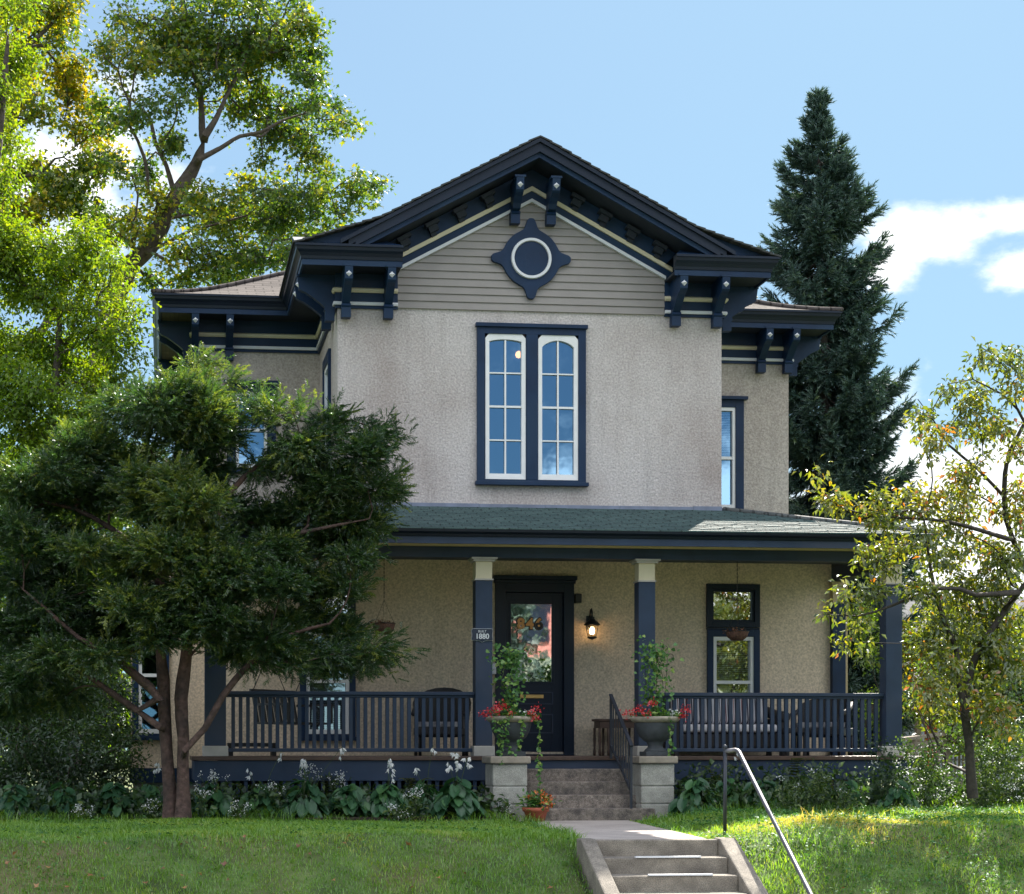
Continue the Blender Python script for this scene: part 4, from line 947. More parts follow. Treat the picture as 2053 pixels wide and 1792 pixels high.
# hanging baskets
def basket(px, ptop, py0, py1, label, hw, Y=22.75):
    a = P(px, py0, Y); b = P(px, py1, Y); ztop = 3.432
    t = thing('hanging_basket', (a.x, Y, b.z), label, 'hanging basket', 'hanging baskets under the porch ceiling')
    r = hw; h = a.z-b.z
    m = MB(); m.lathe([(0, 0), (r*.5, .0), (r*.85, h*.4), (r, h*.95), (r*.97, h), (0, h*.9)], (a.x, Y, b.z), 20); m.build('bowl', M['basket'], t)
    m = MB(); m.tube([(a.x+r*math.cos(k*.35), Y+r*math.sin(k*.35), a.z) for k in range(19)], .006, 5)
    hk = a.z+.30
    for k in range(3): m.tube([(a.x+r*math.cos(k*2.1+.3), Y+r*math.sin(k*2.1+.3), a.z), (a.x, Y, hk)], .0025, 4)
    z = hk; i = 0
    while z < ztop-.03:
        m.cbox((a.x, Y, z+.015), .012 if i % 2 else .004, .004 if i % 2 else .012, .032); z += .026; i += 1
    m.tube([(a.x+.022*math.cos(k*.52), Y, ztop-.03+.022*math.sin(k*.52)) for k in range(13)], .004, 5)
    m.build('chain', M['black'], t)
    rng = np.random.default_rng(5); n = 60; Pq = np.array([a.x, Y, a.z])+rng.normal(size=(n, 3))*np.array([r*.5, r*.5, .015])
    leafobj('dry_stems', 'dead_leaf', t, [instance(*leaf_flat(.3), Pq, rng.normal(size=(n, 3)), rng.normal(size=(n, 3)), rng.uniform(.04, .09, n), rng.random(n)*.4)])
basket(770, 1120, 1250, 1272, 'brown wicker hanging basket on a chain left of the plaque post', .145)
basket(1478, 1130, 1266, 1284, 'withered brown hanging basket in front of the right porch window', .15)

# ------------------------------------------------------------------ porch furniture
def cush(x0, x1, y0, y1, z0, z1, name, mat, label, cat, group, rot=None):
    m = MB(); m.cbox(((x0+x1)/2, (y0+y1)/2, (z0+z1)/2), x1-x0, y1-y0, z1-z0, rot); o = m.build(name, M[mat], bevel=min(x1-x0, y1-y0, z1-z0)*.38); o.modifiers[0].segments = 4
    return tag(recentre(o), label, cat, group)
sx0, sx1 = P(1335, 1450, 23.6).x, P(1565, 1450, 23.6).x
so = thing('wicker_sofa', ((sx0+sx1)/2, 23.6, FZ), 'black wicker sofa with pale seat cushions behind the right railing', 'sofa')
m = MB(); m.box(sx0+.12, sx1-.12, 23.3, 23.95, FZ+.1, FZ+.3); m.build('base', M['wicker'], so, bevel=.02)
m = MB(); m.cbox(((sx0+sx1)/2, 24.0, FZ+.5), sx1-sx0-.1, .09, .62, Matrix.Rotation(-.12, 3, 'X')); m.build('backrest', M['wicker'], so, bevel=.03)
for s, x in ((-1, sx0), (1, sx1-.12)):
    m = MB(); m.box(x, x+.12, 23.25, 23.95, FZ+.08, FZ+.5); m.tube([(x+.06, 23.22, FZ+.52), (x+.06, 23.6, FZ+.54), (x+.06, 23.95, FZ+.6)], .075, 10); m.build('armrest', M['wicker'], so, bevel=.02)
    for y in (23.3, 23.9): m = MB(); m.box(x+.03, x+.09, y-.03, y+.03, FZ, FZ+.1); m.build('leg', M['wicker'], so)
w = (sx1-sx0-.28)/2
for k, lb in enumerate(('left pale seat cushion on the wicker sofa, nearer the door', 'right pale seat cushion on the wicker sofa, nearer the armchair')):
    cush(sx0+.14+k*w, sx0+.13+(k+1)*w, 23.25, 23.9, FZ+.31, FZ+.42, 'seat_cushion', 'cushion', lb, 'cushion', 'seat cushions on the wicker sofa')
w = (sx1-sx0-.26)/3
for k, lb in enumerate(('striped back cushion at the door end of the wicker sofa', 'middle striped back cushion of the wicker sofa', 'striped back cushion at the armchair end of the wicker sofa')):
    cush(sx0+.13+k*w, sx0+.125+(k+1)*w, 23.72, 23.86, FZ+.43, FZ+.82, 'back_cushion', 'stripe', lb, 'cushion', 'striped back cushions on the wicker sofa', Matrix.Rotation(-.15, 3, 'X'))
def armchair(name, c, ang, label, seatmat, backh=.55, w=.62):
    t = thing(name, (c[0], c[1], FZ), label, 'chair'); D = Matrix.Rotation(ang, 3, 'Z'); C = Vector((c[0], c[1], FZ))
    def bx(nm, lc_, sz, mt, rx_=0, bev=.015):
        m = MB(); m.cbox(C+D @ Vector(lc_), *sz, D @ Matrix.Rotation(rx_, 3, 'X')); return m.build(nm, M[mt], t, bevel=bev)
    bx('seat', (0, 0, .32), (w, .56, .10), 'wicker'); bx('seat_pad', (0, -.01, .41), (w-.1, .5, .075), seatmat)
    # curved back
    m = MB(); n = 10
    for k in range(n):
        a0 = math.pi*(.02+.96*k/n); a1 = math.pi*(.02+.96*(k+1)/n); r0 = w/2
        q = []
        for a_ in (a0, a1):
            hh = .42+backh*(.55+.45*math.sin(a_))*.8
            for zz, rr in ((.28, r0), (hh, r0+.05)): q.append(C+D @ Vector((rr*math.cos(a_), .05+rr*.8*math.sin(a_), zz)))
        ins = [p+(C+D @ Vector((0, .05, 0))-p).normalized()*.05 for p in q]
        m.add(q+ins, [(0, 2, 3, 1), (4, 5, 7, 6), (1, 3, 7, 5), (0, 1, 5, 4), (2, 6, 7, 3)])
    m.build('backrest', M['wicker'], t)
    for s in (-1, 1):
        m = MB(); m.tube([C+D @ Vector((s*w*.5, -.27, .55)), C+D @ Vector((s*w*.52, 0, .6)), C+D @ Vector((s*w*.5, .22, .7))], .035, 8); m.build('armrest', M['wicker'], t)
        for y in (-.24, .26): m = MB(); m.tube([C+D @ Vector((s*w*.46, y, 0)), C+D @ Vector((s*w*.46, y, .55 if y < 0 else .3))], .022, 8); m.build('leg', M['wicker'], t)
armchair('wicker_chair', (P(885, 1450, 23.45).x, 23.45), -.25, 'black wicker armchair with a patterned seat pad left of the door', 'cushion_pattern', .62, .68)
armchair('wicker_chair', (P(1650, 1450, 23.35).x, 23.35), -.7, 'dark round-backed wicker armchair at the right end of the porch', 'cushion_pattern', .5, .66)
fo = thing('footstool', (P(1590, 1470, 23.2).x, 23.2, FZ), 'low dark wicker footstool between the sofa and the right armchair', 'footstool'); X = fo.location.x
m = MB(); m.box(X-.14, X+.14, 23.05, 23.35, FZ+.3, FZ+.37); m.build('top', M['wicker'], fo, bevel=.015)
for dx in (-.12, .12):
    for y in (23.08, 23.32): m = MB(); m.box(X+dx-.02, X+dx+.02, y-.02, y+.02, FZ, FZ+.3); m.build('leg', M['wicker'], fo)
# console table
x0, x1 = P(1193, 1450, 23.75).x, P(1275, 1450, 23.75).x; ct = thing('console_table', ((x0+x1)/2, 23.75, FZ), 'slim dark wooden table against the wall under the lantern', 'table'); zt = P(1200, 1441, 23.6).z
m = MB(); m.box(x0, x1, 23.58, 23.95, zt-.03, zt); m.build('tabletop', M['wood_brown'], ct, bevel=.005); m = MB(); m.box(x0+.03, x1-.03, 23.6, 23.93, zt-.12, zt-.031); m.build('apron', M['wood_brown'], ct)
for x in (x0+.03, x0+.15, x1-.05):
    for y in (23.61, 23.9): m = MB(); m.lathe([(.016, 0), (.02, .05), (.014, .1), (.02, .2), (.015, .3), (.02, zt-.121-FZ)], (x, y, FZ), 10); m.build('leg', M['wood_brown'], ct)
# porch swing
cx_, cy_ = P(590, 1440, 23.1).x, 23.1; sw_ = thing('porch_swing', (cx_, cy_, FZ+.35), 'black wooden swing seat hanging on chains at the left end of the porch', 'porch swing')
D = Matrix.Rotation(.9, 3, 'Z'); C = Vector((cx_, cy_, FZ+.42))
m = MB()
for k in range(6): m.cbox(C+D @ Vector((0, -.22+k*.09, 0)), .95, .075, .025, D)
m.build('seat', M['black'], sw_)
m = MB()
for k in range(11): m.cbox(C+D @ Vector((-.44+k*.088, .3, .20)), .05, .02, .38, D @ Matrix.Rotation(-.2, 3, 'X'))
m.cbox(C+D @ Vector((0, .34, .40)), 1.0, .03, .08, D); m.build('backrest', M['black'], sw_)
for s in (-1, 1):
    m = MB(); m.cbox(C+D @ Vector((s*.48, 0, .24)), .06, .55, .03, D); m.cbox(C+D @ Vector((s*.48, -.25, .12)), .04, .04, .24, D); m.build('armrest', M['black'], sw_)
    top = C+D @ Vector((s*.5, .05, 0)); top.z = 3.43; mid = C+D @ Vector((s*.49, .05, .9))
    m = MB(); m.tube([top, mid], .006, 5); m.tube([mid, C+D @ Vector((s*.48, -.26, .25))], .006, 5); m.tube([mid, C+D @ Vector((s*.48, .32, .4))], .006, 5); m.build('chain', M['black'], sw_)
lb = thing('low_bench', (P(505, 1500, 23.5).x, 23.5, FZ), 'low black bench at the left end of the porch floor', 'bench'); X = lb.location.x
m = MB(); m.box(X-.32, X+.32, 23.3, 23.7, FZ+.12, FZ+.17); m.build('top', M['black'], lb)
for dx in (-.28, .28): m = MB(); m.box(X+dx-.03, X+dx+.03, 23.32, 23.68, FZ, FZ+.12); m.build('leg', M['black'], lb)

# ================================================================== vegetation
class Skel:
    def __init__(s): s.p = []; s.par = []; s.rmin = []; s.pl = []
    def nearest(s, q):
        a = np.array(s.p); return int(np.argmin(((a-np.array(q))**2).sum(1)))
    def poly(s, pts, radii, attach=True, step=.2):
        pts = [np.array(p, float) for p in pts]; prev = -1
        if s.p and attach: prev = s.nearest(pts[0])
        for i in range(len(pts)-1):
            p0 = pts[max(i-1, 0)]; p1 = pts[i]; p2 = pts[i+1]; p3 = pts[min(i+2, len(pts)-1)]
            n = max(1, int(np.linalg.norm(p2-p1)/step))
            for k in range(n+(i == len(pts)-2)):
                t = k/n
                q = .5*((2*p1)+(-p0+p2)*t+(2*p0-5*p1+4*p2-p3)*t*t+(-p0+3*p1-3*p2+p3)*t**3)
                f = (i+t)/(len(pts)-1); r = np.interp(f*(len(radii)-1), range(len(radii)), radii)
                s.p.append(q); s.par.append(prev); s.rmin.append(r); s.pl.append(0 if prev < 0 else s.pl[prev]+np.linalg.norm(q-s.p[prev])); prev = len(s.p)-1
    def attract(s, A, alpha=.25, step=.25, sag=.12, wob=.06):
        A = np.asarray(A, float); base = np.array(s.p)
        d = np.array([np.sqrt(((base-a)**2).sum(1)).min() for a in A]); order = np.argsort(d)
        cap = len(s.p)+len(A)*60; buf = np.zeros((cap, 3)); buf[:len(s.p)] = base; pl = np.zeros(cap); pl[:len(s.p)] = s.pl; n = len(s.p); tips = []
        for i in order:
            a = A[i]; dv = a-buf[:n]; dist = np.sqrt((dv**2).sum(1))
            c = dist+alpha*pl[:n]+.35*np.maximum(0, -dv[:, 2])
            j = int(np.argmin(c)); L = dist[j]
            if L < .03: tips.append(j); continue
            pj = buf[j]; par = s.par[j]
            dr = unit((pj-buf[par])[None])[0] if par >= 0 else UP
            ctrl = pj+dr*L*.35+(a-pj)*.15+UP*L*sag+RNG.normal(size=3)*wob*L
            k = max(2, int(L/step)); prev = j
            for t in np.linspace(0, 1, k+1)[1:]:
                q = (1-t)**2*pj+2*t*(1-t)*ctrl+t*t*a
                s.p.append(q); s.par.append(prev); s.rmin.append(0); buf[n] = q; pl[n] = pl[prev]+np.linalg.norm(q-buf[prev]); s.pl.append(pl[n]); prev = n; n += 1
            tips.append(prev)
        return tips
    def radii(s, tip=.006, e=2.35):
        n = len(s.p); acc = np.zeros(n); r = np.zeros(n); ch = np.zeros(n, bool)
        for i in range(n-1, -1, -1):
            v = acc[i]**(1/e) if acc[i] > 0 else tip
            r[i] = s.rmin[i] if s.rmin[i] > 0 else v
            if s.par[i] >= 0: acc[s.par[i]] += v**e
        return r
    def mesh(s, tip=.006, rmax=None, flare=None):
        P_ = np.array(s.p); r = s.radii(tip); n = len(P_)
        if rmax:
            for i in range(n):
                pr = r[s.par[i]] if s.par[i] >= 0 else rmax
                if s.rmin[i] == 0: r[i] = min(r[i], pr*.7 if s.rmin[s.par[i]] > 0 else pr)
        main = [-1]*n
        for i in range(n):
            p = s.par[i]
            if p >= 0 and (main[p] < 0 or r[i] > r[main[p]]): main[p] = i
        dirs = np.zeros((n, 3))
        for i in range(n):
            d = np.zeros(3)
            if s.par[i] >= 0: d += unit((P_[i]-P_[s.par[i]])[None])[0]
            if main[i] >= 0: d += unit((P_[main[i]]-P_[i])[None])[0]
            dirs[i] = d
        dirs = unit(dirs); V = []; T = []; o = 0
        for i in range(n):
            p = s.par[i]
            if p < 0: continue
            big = r[i] > .03; K = 9 if r[i] > .06 else (6 if big else 4)
            da = dirs[p] if main[p] == i else dirs[i]; ra = r[p] if main[p] == i else min(r[p], r[i]*1.2)
            an = np.arange(K)*2*math.pi/K
            for q, d, rr in ((P_[p], da, ra), (P_[i], dirs[i], r[i])):
                ref = np.array([.31, .95, .05]) if abs(d[1]) < .9 else np.array([1., .1, .1])
                x = np.cross(d, ref); x /= np.linalg.norm(x); y = np.cross(d, x)
                w = 1+(.10*np.sin(an*2+q[2]*5)+.07*np.sin(an*3+q[2]*9+1) if big else 0)
                V.append(q+(np.cos(an)[:, None]*x+np.sin(an)[:, None]*y)*rr*(w[:, None] if big else 1))
            for k in range(K):
                k2 = (k+1) % K; T += [(o+k, o+k2, o+K+k2), (o+k, o+K+k2, o+K+k)]
            o += 2*K
        return np.concatenate(V), np.array(T)
def blob_points(blobs, per, Y, dY, cl=6, sg=.17):
    "points inside ellipsoids whose silhouettes were measured on the photograph; per = points per 1000 px^2"
    out = []
    for b in blobs:
        px, py, rx, ry = b[:4]; yy = b[4] if len(b) > 4 else Y+RNG.uniform(-dY, dY)*.6
        n = max(3, int(per*rx*ry*math.pi/1000))
        m_ = max(2, n//cl); sub = rdir(m_)*RNG.random((m_, 1))**.42; q = sub[RNG.integers(0, m_, n)]+RNG.normal(size=(n, 3))*sg
        c = P(px, py, yy); sc = yy/F
        out.append(np.array(c)+q*np.array([rx*sc, min(dY, (rx+ry)*.5*sc*1.1), ry*sc]))
    return np.concatenate(out)
def crown(tips, n, spread, axis_bias, up_bias, size, tpl, tintf, flat=.75):
    tips = np.asarray(tips); k = len(tips); idx = np.repeat(np.arange(k), n)
    off = RNG.normal(size=(len(idx), 3))*spread*np.array([1, 1, flat]); pos = tips[idx]+off
    ax = unit(off+1e-6)*.6+RNG.normal(size=off.shape)*.6+np.array(axis_bias); nr = RNG.normal(size=off.shape)*.55+np.array(up_bias)
    return instance(*tpl, pos, ax, nr, RNG.uniform(*size, len(idx)), tintf(pos, idx))
def clump_tint(lo, hi, freq=.8, seed=0):
    ph = np.random.default_rng(seed).uniform(0, 6, (3, 3))
    def f(pos, idx):
        v = sum(np.sin(pos @ (np.random.default_rng(seed+k).normal(size=3)*freq*(1+k*.7))+k) for k in range(3))/3
        return np.clip((lo+hi)/2+(hi-lo)*.35*v+RNG.normal(size=len(pos))*(hi-lo)*.28, 0, 1)
    return f
def tree(name, label, trunks, A, leafkw, leafmat, barkmat, rmax, group=None, tip=.007, alpha=.25, sag=.1, per_tip=10, cat='tree', extra=None, step=.25):
    s = Skel()
    for k, (pts, rad) in enumerate(trunks): s.poly(pts, rad, attach=k > 0)
    base = Vector(trunks[0][0][0])
    t = thing(name, base, label, cat, group)
    tips = s.attract(A, alpha, step=step, sag=sag)
    V, T = s.mesh(tip, rmax); link('trunk', np_mesh('trunk', V, T, smooth=True), M[barkmat], t)
    tp = np.array([s.p[i] for i in tips]); prev = np.array([s.p[s.par[i]] for i in tips])
    pts = np.concatenate([tp, (tp*.5+prev*.5)])
    parts = [crown(pts, per_tip, **leafkw)]
    if extra: parts += extra
    leafobj('crown', leafmat, t, parts)
    return t
def PL(pts, Y): return [P(x, y, Y if len(q) < 1 else q[0]) for x, y, *q in pts]
# ---- big maple behind the house
MY = 46.0
mt = [(PL([(120, 1470), (150, 1100), (190, 760), (245, 558), (277, 518), (310, 477), (338, 416), (359, 383), (383, 346), (401, 310), (408, 281)], MY), [.32, .29, .27, .24, .21, .185, .15, .11]),
      (PL([(406, 285), (401, 183), (383, 135), (373, 82), (367, 30), (360, -40)], MY), [.09, .07, .05, .03]),
      (PL([(412, 270), (432, 240), (452, 196), (485, 130), (505, 80), (520, 20)], MY-.4), [.09, .06, .04, .025]),
      (PL([(401, 318), (440, 298), (481, 273), (522, 265), (570, 240), (620, 225)], MY-.6), [.08, .055, .04, .02]),
      (PL([(350, 390), (334, 334), (310, 281), (302, 240), (277, 212), (245, 179)], MY+.3), [.07, .055, .04, .02]),
      (PL([(300, 505), (338, 485), (367, 469), (430, 450), (500, 430)], MY-.5), [.06, .045, .03, .02]),
      (PL([(150, 620), (204, 485), (240, 444), (285, 416)], MY+.8), [.10, .08, .06, .03]),
      (PL([(330, 440), (450, 420), (560, 430), (650, 400), (720, 385)], MY+1), [.05, .045, .04, .02])]
mb = [(300,60,90,70),(430,50,110,70),(560,40,90,60),(240,120,60,60),(600,110,50,40),(500,140,90,60),(380,150,90,50),(625,70,35,30),(560,210,80,45),(640,215,40,30),(690,240,50,24),(700,250,30,16),(610,150,50,30),
      (480,220,80,40),(300,220,70,40),(225,240,50,40),(600,290,50,45),(645,325,22,35),(330,290,40,40),(510,400,80,55),(600,425,80,55),(690,400,60,35),(765,385,45,22),(730,365,40,24),(650,355,30,28),(560,485,110,45),
      (450,470,70,55),(400,540,80,36),(335,560,45,30),(520,530,90,30),(385,425,40,36),(300,400,40,40),(250,440,60,50),(200,440,50,40),(500,60,60,50),(360,90,60,50),(450,-30,200,60),(620,30,40,25),(445,100,60,40),(560,110,50,40),(520,330,30,20),(540,270,60,40),(430,400,60,40),(480,440,60,40),(560,380,50,30),(420,500,70,40),(480,560,80,24),(600,480,70,30),(640,450,50,30),(280,340,40,30),(230,330,40,30)]
A = blob_points(mb, 5.2, MY, 3.6, 5, .13)
lk = dict(spread=.17, axis_bias=(0, -.1, -.55), up_bias=(0, -.25, .75), size=(.085, .165), tpl=leaf_maple(), tintf=clump_tint(.12, .95, .5, 3))
tree('maple_tree', 'large leaning maple behind the left side of the house', mt, A, lk, 'maple', 'bark', .09, per_tip=9, tip=.011, step=.4)
# ---- yellowing maple at the far left
lt_ = [(PL([(-190, 1500), (-160, 900), (-120, 600), (-60, 470), (0, 408), (37, 359), (82, 346), (110, 318)], 48), [.26, .22, .17, .11, .07, .05, .03]),
       (PL([(-110, 560), (-70, 280), (0, 135), (53, 94), (102, 49), (140, 0)], 47.5), [.12, .09, .07, .05, .03]),
       (PL([(0, 135), (16, 82), (53, 33), (70, -20)], 47.5), [.06, .045, .03]),
       (PL([(-165, 950), (-80, 850), (30, 740), (120, 600), (179, 452), (196, 395)], 48.5), [.15, .14, .13, .12, .11, .09])]
lb_ = [(170,250,45,55),(130,180,45,60),(195,330,50,45),(120,370,55,45),(60,330,45,45),(60,220,45,55),(40,120,55,70),(115,60,55,45),(15,430,45,40),(165,400,50,40),(150,110,25,30),(-40,200,60,120),(-30,380,50,60),(90,440,60,40),(0,20,80,40),(60,0,90,40),(-120,150,100,100),(-200,250,90,100),(-100,330,80,60),(-180,50,110,90),(-60,-40,120,60)]
A = blob_points(lb_, 5.4, 48, 3, 5, .14)
lk = dict(spread=.21, axis_bias=(0, -.1, -.55), up_bias=(0, -.25, .75), size=(.10, .18), tpl=leaf_maple(), tintf=clump_tint(.15, 1.0, .7, 9))
tree('maple_tree', 'yellowing maple with a broken stub at the upper left edge', lt_, A, lk, 'maple_yellow', 'bark', .09, per_tip=11, tip=.012, step=.4)
# ---- bright green tree in front of them
gt = [(PL([(30, 1560), (60, 1200), (90, 950), (110, 780), (120, 640)], 26), [.13, .11, .09, .06, .04]), (PL([(-80, 1560), (-60, 1000), (-30, 500), (0, 250), (15, 90)], 25.5), [.14, .12, .09, .06, .03])]
gb = [(60,500,75,50),(145,530,70,55),(215,575,45,40),(80,600,90,60),(190,640,65,60),(240,690,38,40),(50,700,70,60),(145,730,90,60),(60,800,80,60),(120,850,70,50),(30,890,50,50),(215,760,50,40),(268,650,12,25),(200,520,30,30),
      (15,170,32,50),(12,260,38,50),(25,90,40,40),(10,350,35,40),(5,20,40,40),(100,480,40,25),(255,610,20,30),(170,830,60,40),(0,480,70,50),(0,580,70,60),(0,680,70,60),(0,790,60,70),(170,460,40,20),(225,520,30,30),(130,930,60,40),(-100,500,90,80),(-110,650,80,70),(-70,300,60,60),(-70,800,70,60),(-60,150,60,60)]
A = blob_points(gb, 6.5, 25.8, 1.3, 9, .16)
lk = dict(spread=.14, axis_bias=(0, -.2, -.45), up_bias=(0.1, -.2, .9), size=(.055, .10), tpl=leaf_quad(.5), tintf=clump_tint(.3, 1.0, 1.0, 5))
tree('leafy_tree', 'bright sunlit green tree left of the house eaves', gt, A, lk, 'green_leaf', 'bark', .07, per_tip=12, tip=.005)
# ---- yew in front of the porch
YY = 20.4
yt = [(PL([(343, 1660), (341, 1595), (331, 1460), (327, 1362), (321, 1283), (330, 1150), (345, 1000), (360, 860), (385, 745)], YY), [.11, .078, .072, .068, .062, .05, .042, .03, .015]),
      (PL([(367, 1660), (367, 1595), (367, 1480), (363, 1401), (371, 1330), (379, 1263), (400, 1150), (440, 1020), (520, 930), (640, 870)], YY-.12), [.11, .074, .07, .072, .072, .062, .05, .04, .026, .012]),
      (PL([(318, 1456), (276, 1425), (213, 1381), (170, 1350), (122, 1326), (60, 1290)], YY-.25), [.045, .038, .03, .022, .014]),
      (PL([(318, 1401), (300, 1377), (252, 1338), (213, 1310), (158, 1279), (70, 1200)], YY-.4), [.06, .05, .04, .03, .015]),
      (PL([(371, 1504), (410, 1460), (446, 1397), (500, 1330), (560, 1280), (660, 1250)], YY-.35), [.04, .04, .036, .03, .014]),
      (PL([(330, 1180), (250, 1080), (150, 1020), (50, 1000)], YY+.2), [.05, .04, .025, .012]),
      (PL([(400, 1150), (520, 1090), (640, 1060), (740, 1040)], YY-.3), [.04, .03, .02, .01])]
yb = [(400,740,30,22),(375,790,60,40),(466,752,12,34),(320,810,45,40),(255,830,45,40),(430,835,50,50),(350,865,80,55),(200,905,75,55),(120,910,55,45),(290,935,85,55),(420,935,75,55),(520,838,22,34),(575,838,24,30),(605,905,62,36),
      (660,878,40,28),(590,955,75,45),(700,915,42,32),(748,905,28,40),(650,995,75,45),(745,1005,40,32),(500,1000,75,55),(360,1010,75,45),(200,1010,85,50),(80,1000,75,55),(30,1085,55,55),(130,1110,85,50),(265,1105,75,45),(420,1100,75,45),
      (550,1095,85,55),(675,1085,80,45),(738,1060,42,38),(620,1170,85,45),(700,1150,36,34),(480,1180,75,45),(350,1185,75,40),(200,1200,85,50),(80,1190,75,55),(560,1250,70,40),(660,1248,56,32),(772,1296,30,12),(635,1305,70,32),(715,1318,36,24),
      (480,1285,50,40),(400,1255,45,36),(250,1265,75,40),(120,1275,75,40),(30,1280,50,50),(732,1352,24,14),(545,1330,40,18),(60,1080,60,50),(15,980,40,60),(780,960,14,20),(700,960,50,30),(330,1225,60,36,19.6),(390,1195,60,36,19.55),(300,1135,60,40,19.6),(430,1170,60,40,19.6),(265,1190,55,36,19.7),(450,1230,50,30,19.7),(350,1090,70,40,19.6),(380,1020,60,40,19.6),(330,960,60,45,19.7),(430,1090,60,40,19.6),(300,1040,60,40,19.7),(215,1120,60,40,19.7),(400,1275,34,20,19.8),(320,1268,40,22,19.7),(500,1130,60,40,19.7),(150,1330,60,26,19.9),(60,1340,60,40,20.2),(220,1310,44,24,19.8),(20,1400,40,40,20.6),(100,1390,40,30,20.6),(560,1290,50,24,19.9),(540,1180,60,36,19.7)]
A = blob_points(yb, 3.0, YY, .95, 9, .14)
hx = A[:, 0] > .3; A[hx, 1] = np.minimum(A[hx, 1], 21.3-.25*(A[hx, 2] < 4.2)); A[:, 1] = np.where((A[:, 2] < 3.6) & hx, np.minimum(A[:, 1], 21.0), A[:, 1])
s = Skel()
for k, (p_, r_) in enumerate(yt): s.poly(p_, r_, attach=k > 1)
yw = thing('yew_tree', (float(yt[0][0][0].x)+.1, YY, 0), 'twin-trunked dark evergreen yew in front of the left end of the porch', 'tree')
tips = s.attract(A, .22, step=.16, sag=-.02); V, T = s.mesh(.0045, .05); link('trunk', np_mesh('trunk', V, T, smooth=True), M['bark_yew'], yw)
def yew_spray(seed):
    "feathery spray: short narrow needles fanned round a twig, each rolled differently"
    rg = np.random.default_rng(seed); v, f = [], []
    for k in range(16):
        y0 = .02+k*.062; a = rg.uniform(.45, .95)*(1 if k % 2 else -1); el = rg.uniform(-.55, .35); L = rg.uniform(.30, .46)*(1-.35*y0)
        d = np.array([math.sin(a)*math.cos(el), math.cos(a)*math.cos(el), math.sin(el)-.15]); r_ = rg.normal(size=3); w = np.cross(d, r_); w = w/np.linalg.norm(w)*.036
        p0 = np.array([0, y0, -.1*y0*y0]); n = len(v); v.extend([tuple(p0), tuple(p0+d*L*.55+w), tuple(p0+d*L), tuple(p0+d*L*.55-w)]); f.extend([(n, n+2, n+1), (n, n+3, n+2)])
    n = len(v); v.extend([(0, 0, 0), (.03, .6, -.03), (0, 1.2, -.2), (-.03, .6, -.03)]); f.extend([(n, n+2, n+1), (n, n+3, n+2)])
    return v, f
tp = np.array([s.p[i] for i in tips]); pv = np.array([s.p[s.par[i]] for i in tips]); dr_ = unit(tp-pv)
parts = []
ytint = clump_tint(.05, .85, 1.5, 17)
for rep in range(32):
    n = len(tp); off = RNG.normal(size=(n, 3))*np.array([.115, .11, .055]); ax = dr_*.9+unit(off)*.9+RNG.normal(size=(n, 3))*.3+np.array([0, -.1, .12]); nr = RNG.normal(size=(n, 3))*.45+UP
    parts.append(instance(*yew_spray(rep), tp+off, ax, nr, RNG.uniform(.09, .17, n), np.clip(ytint(tp+off, None), 0, 1)))
pk = RNG.integers(0, len(tp), 900); sp_p, sp_a = [], []
ctr = np.array([tp[:, 0].mean(), YY, 2.6])
for i in pk:
    o_ = tp[i]-ctr; o_ = o_/np.linalg.norm(o_); d = unit((o_*np.array([1, 1, .55])+UP*.38+RNG.normal(size=3)*.3)[None])[0]; Ls = RNG.uniform(.18, .40)
    for k in range(9): t_ = k/8; sp_p.append(tp[i]+d*Ls*t_-UP*.10*t_*t_*Ls*2+RNG.normal(size=3)*.018); sp_a.append(d*.8+RNG.normal(size=3)*.42)
sp_p, sp_a = np.array(sp_p), np.array(sp_a); ok = ~((sp_p[:, 0] > .3) & (sp_p[:, 1] > 21.35-.3*(sp_p[:, 2] < 4.2))); sp_p, sp_a = sp_p[ok], sp_a[ok]
for q in range(3): parts.append(instance(*yew_spray(50+q), sp_p[q::3], sp_a[q::3], RNG.normal(size=sp_p[q::3].shape)*.4+UP, RNG.uniform(.10, .17, len(sp_p[q::3])), np.clip(ytint(sp_p[q::3], None)+.1, 0, 1)))
leafobj('crown', 'yew', yw, parts)
# ---- blue-green spruce behind the right wing
SY = 32.0
top = P(1640, 185, SY); sp_ = thing('spruce_tree', (P(1672, 1500, SY).x, SY, 0), 'tall dark blue-green spruce behind the right wing of the house', 'tree')
def sx_of(z): return np.interp(z, [0, 4, 8, 13], [P(1685, 1500, SY).x, P(1672, 1100, SY).x, P(1650, 650, SY).x, top.x])
zs = np.linspace(.0, top.z, 40); s = Skel(); s.poly([(sx_of(z), SY, z) for z in zs], [.26, .22, .16, .10, .05, .012], step=.3)
prof_y = [185, 215, 250, 300, 340, 400, 450, 500, 560, 620, 680, 760, 870, 950, 1000, 1100, 1500]
prof_r = [2, 9, 17, 38, 56, 84, 104, 114, 118, 128, 138, 148, 162, 158, 158, 165, 185]
prof_z = [P(1650, y, SY).z for y in prof_y][::-1]; prof_m = [r*SY/F for r in prof_r][::-1]
twp, twd, twn, tws = [], [], [], []
z = .9; mbr = MB(); brs = []
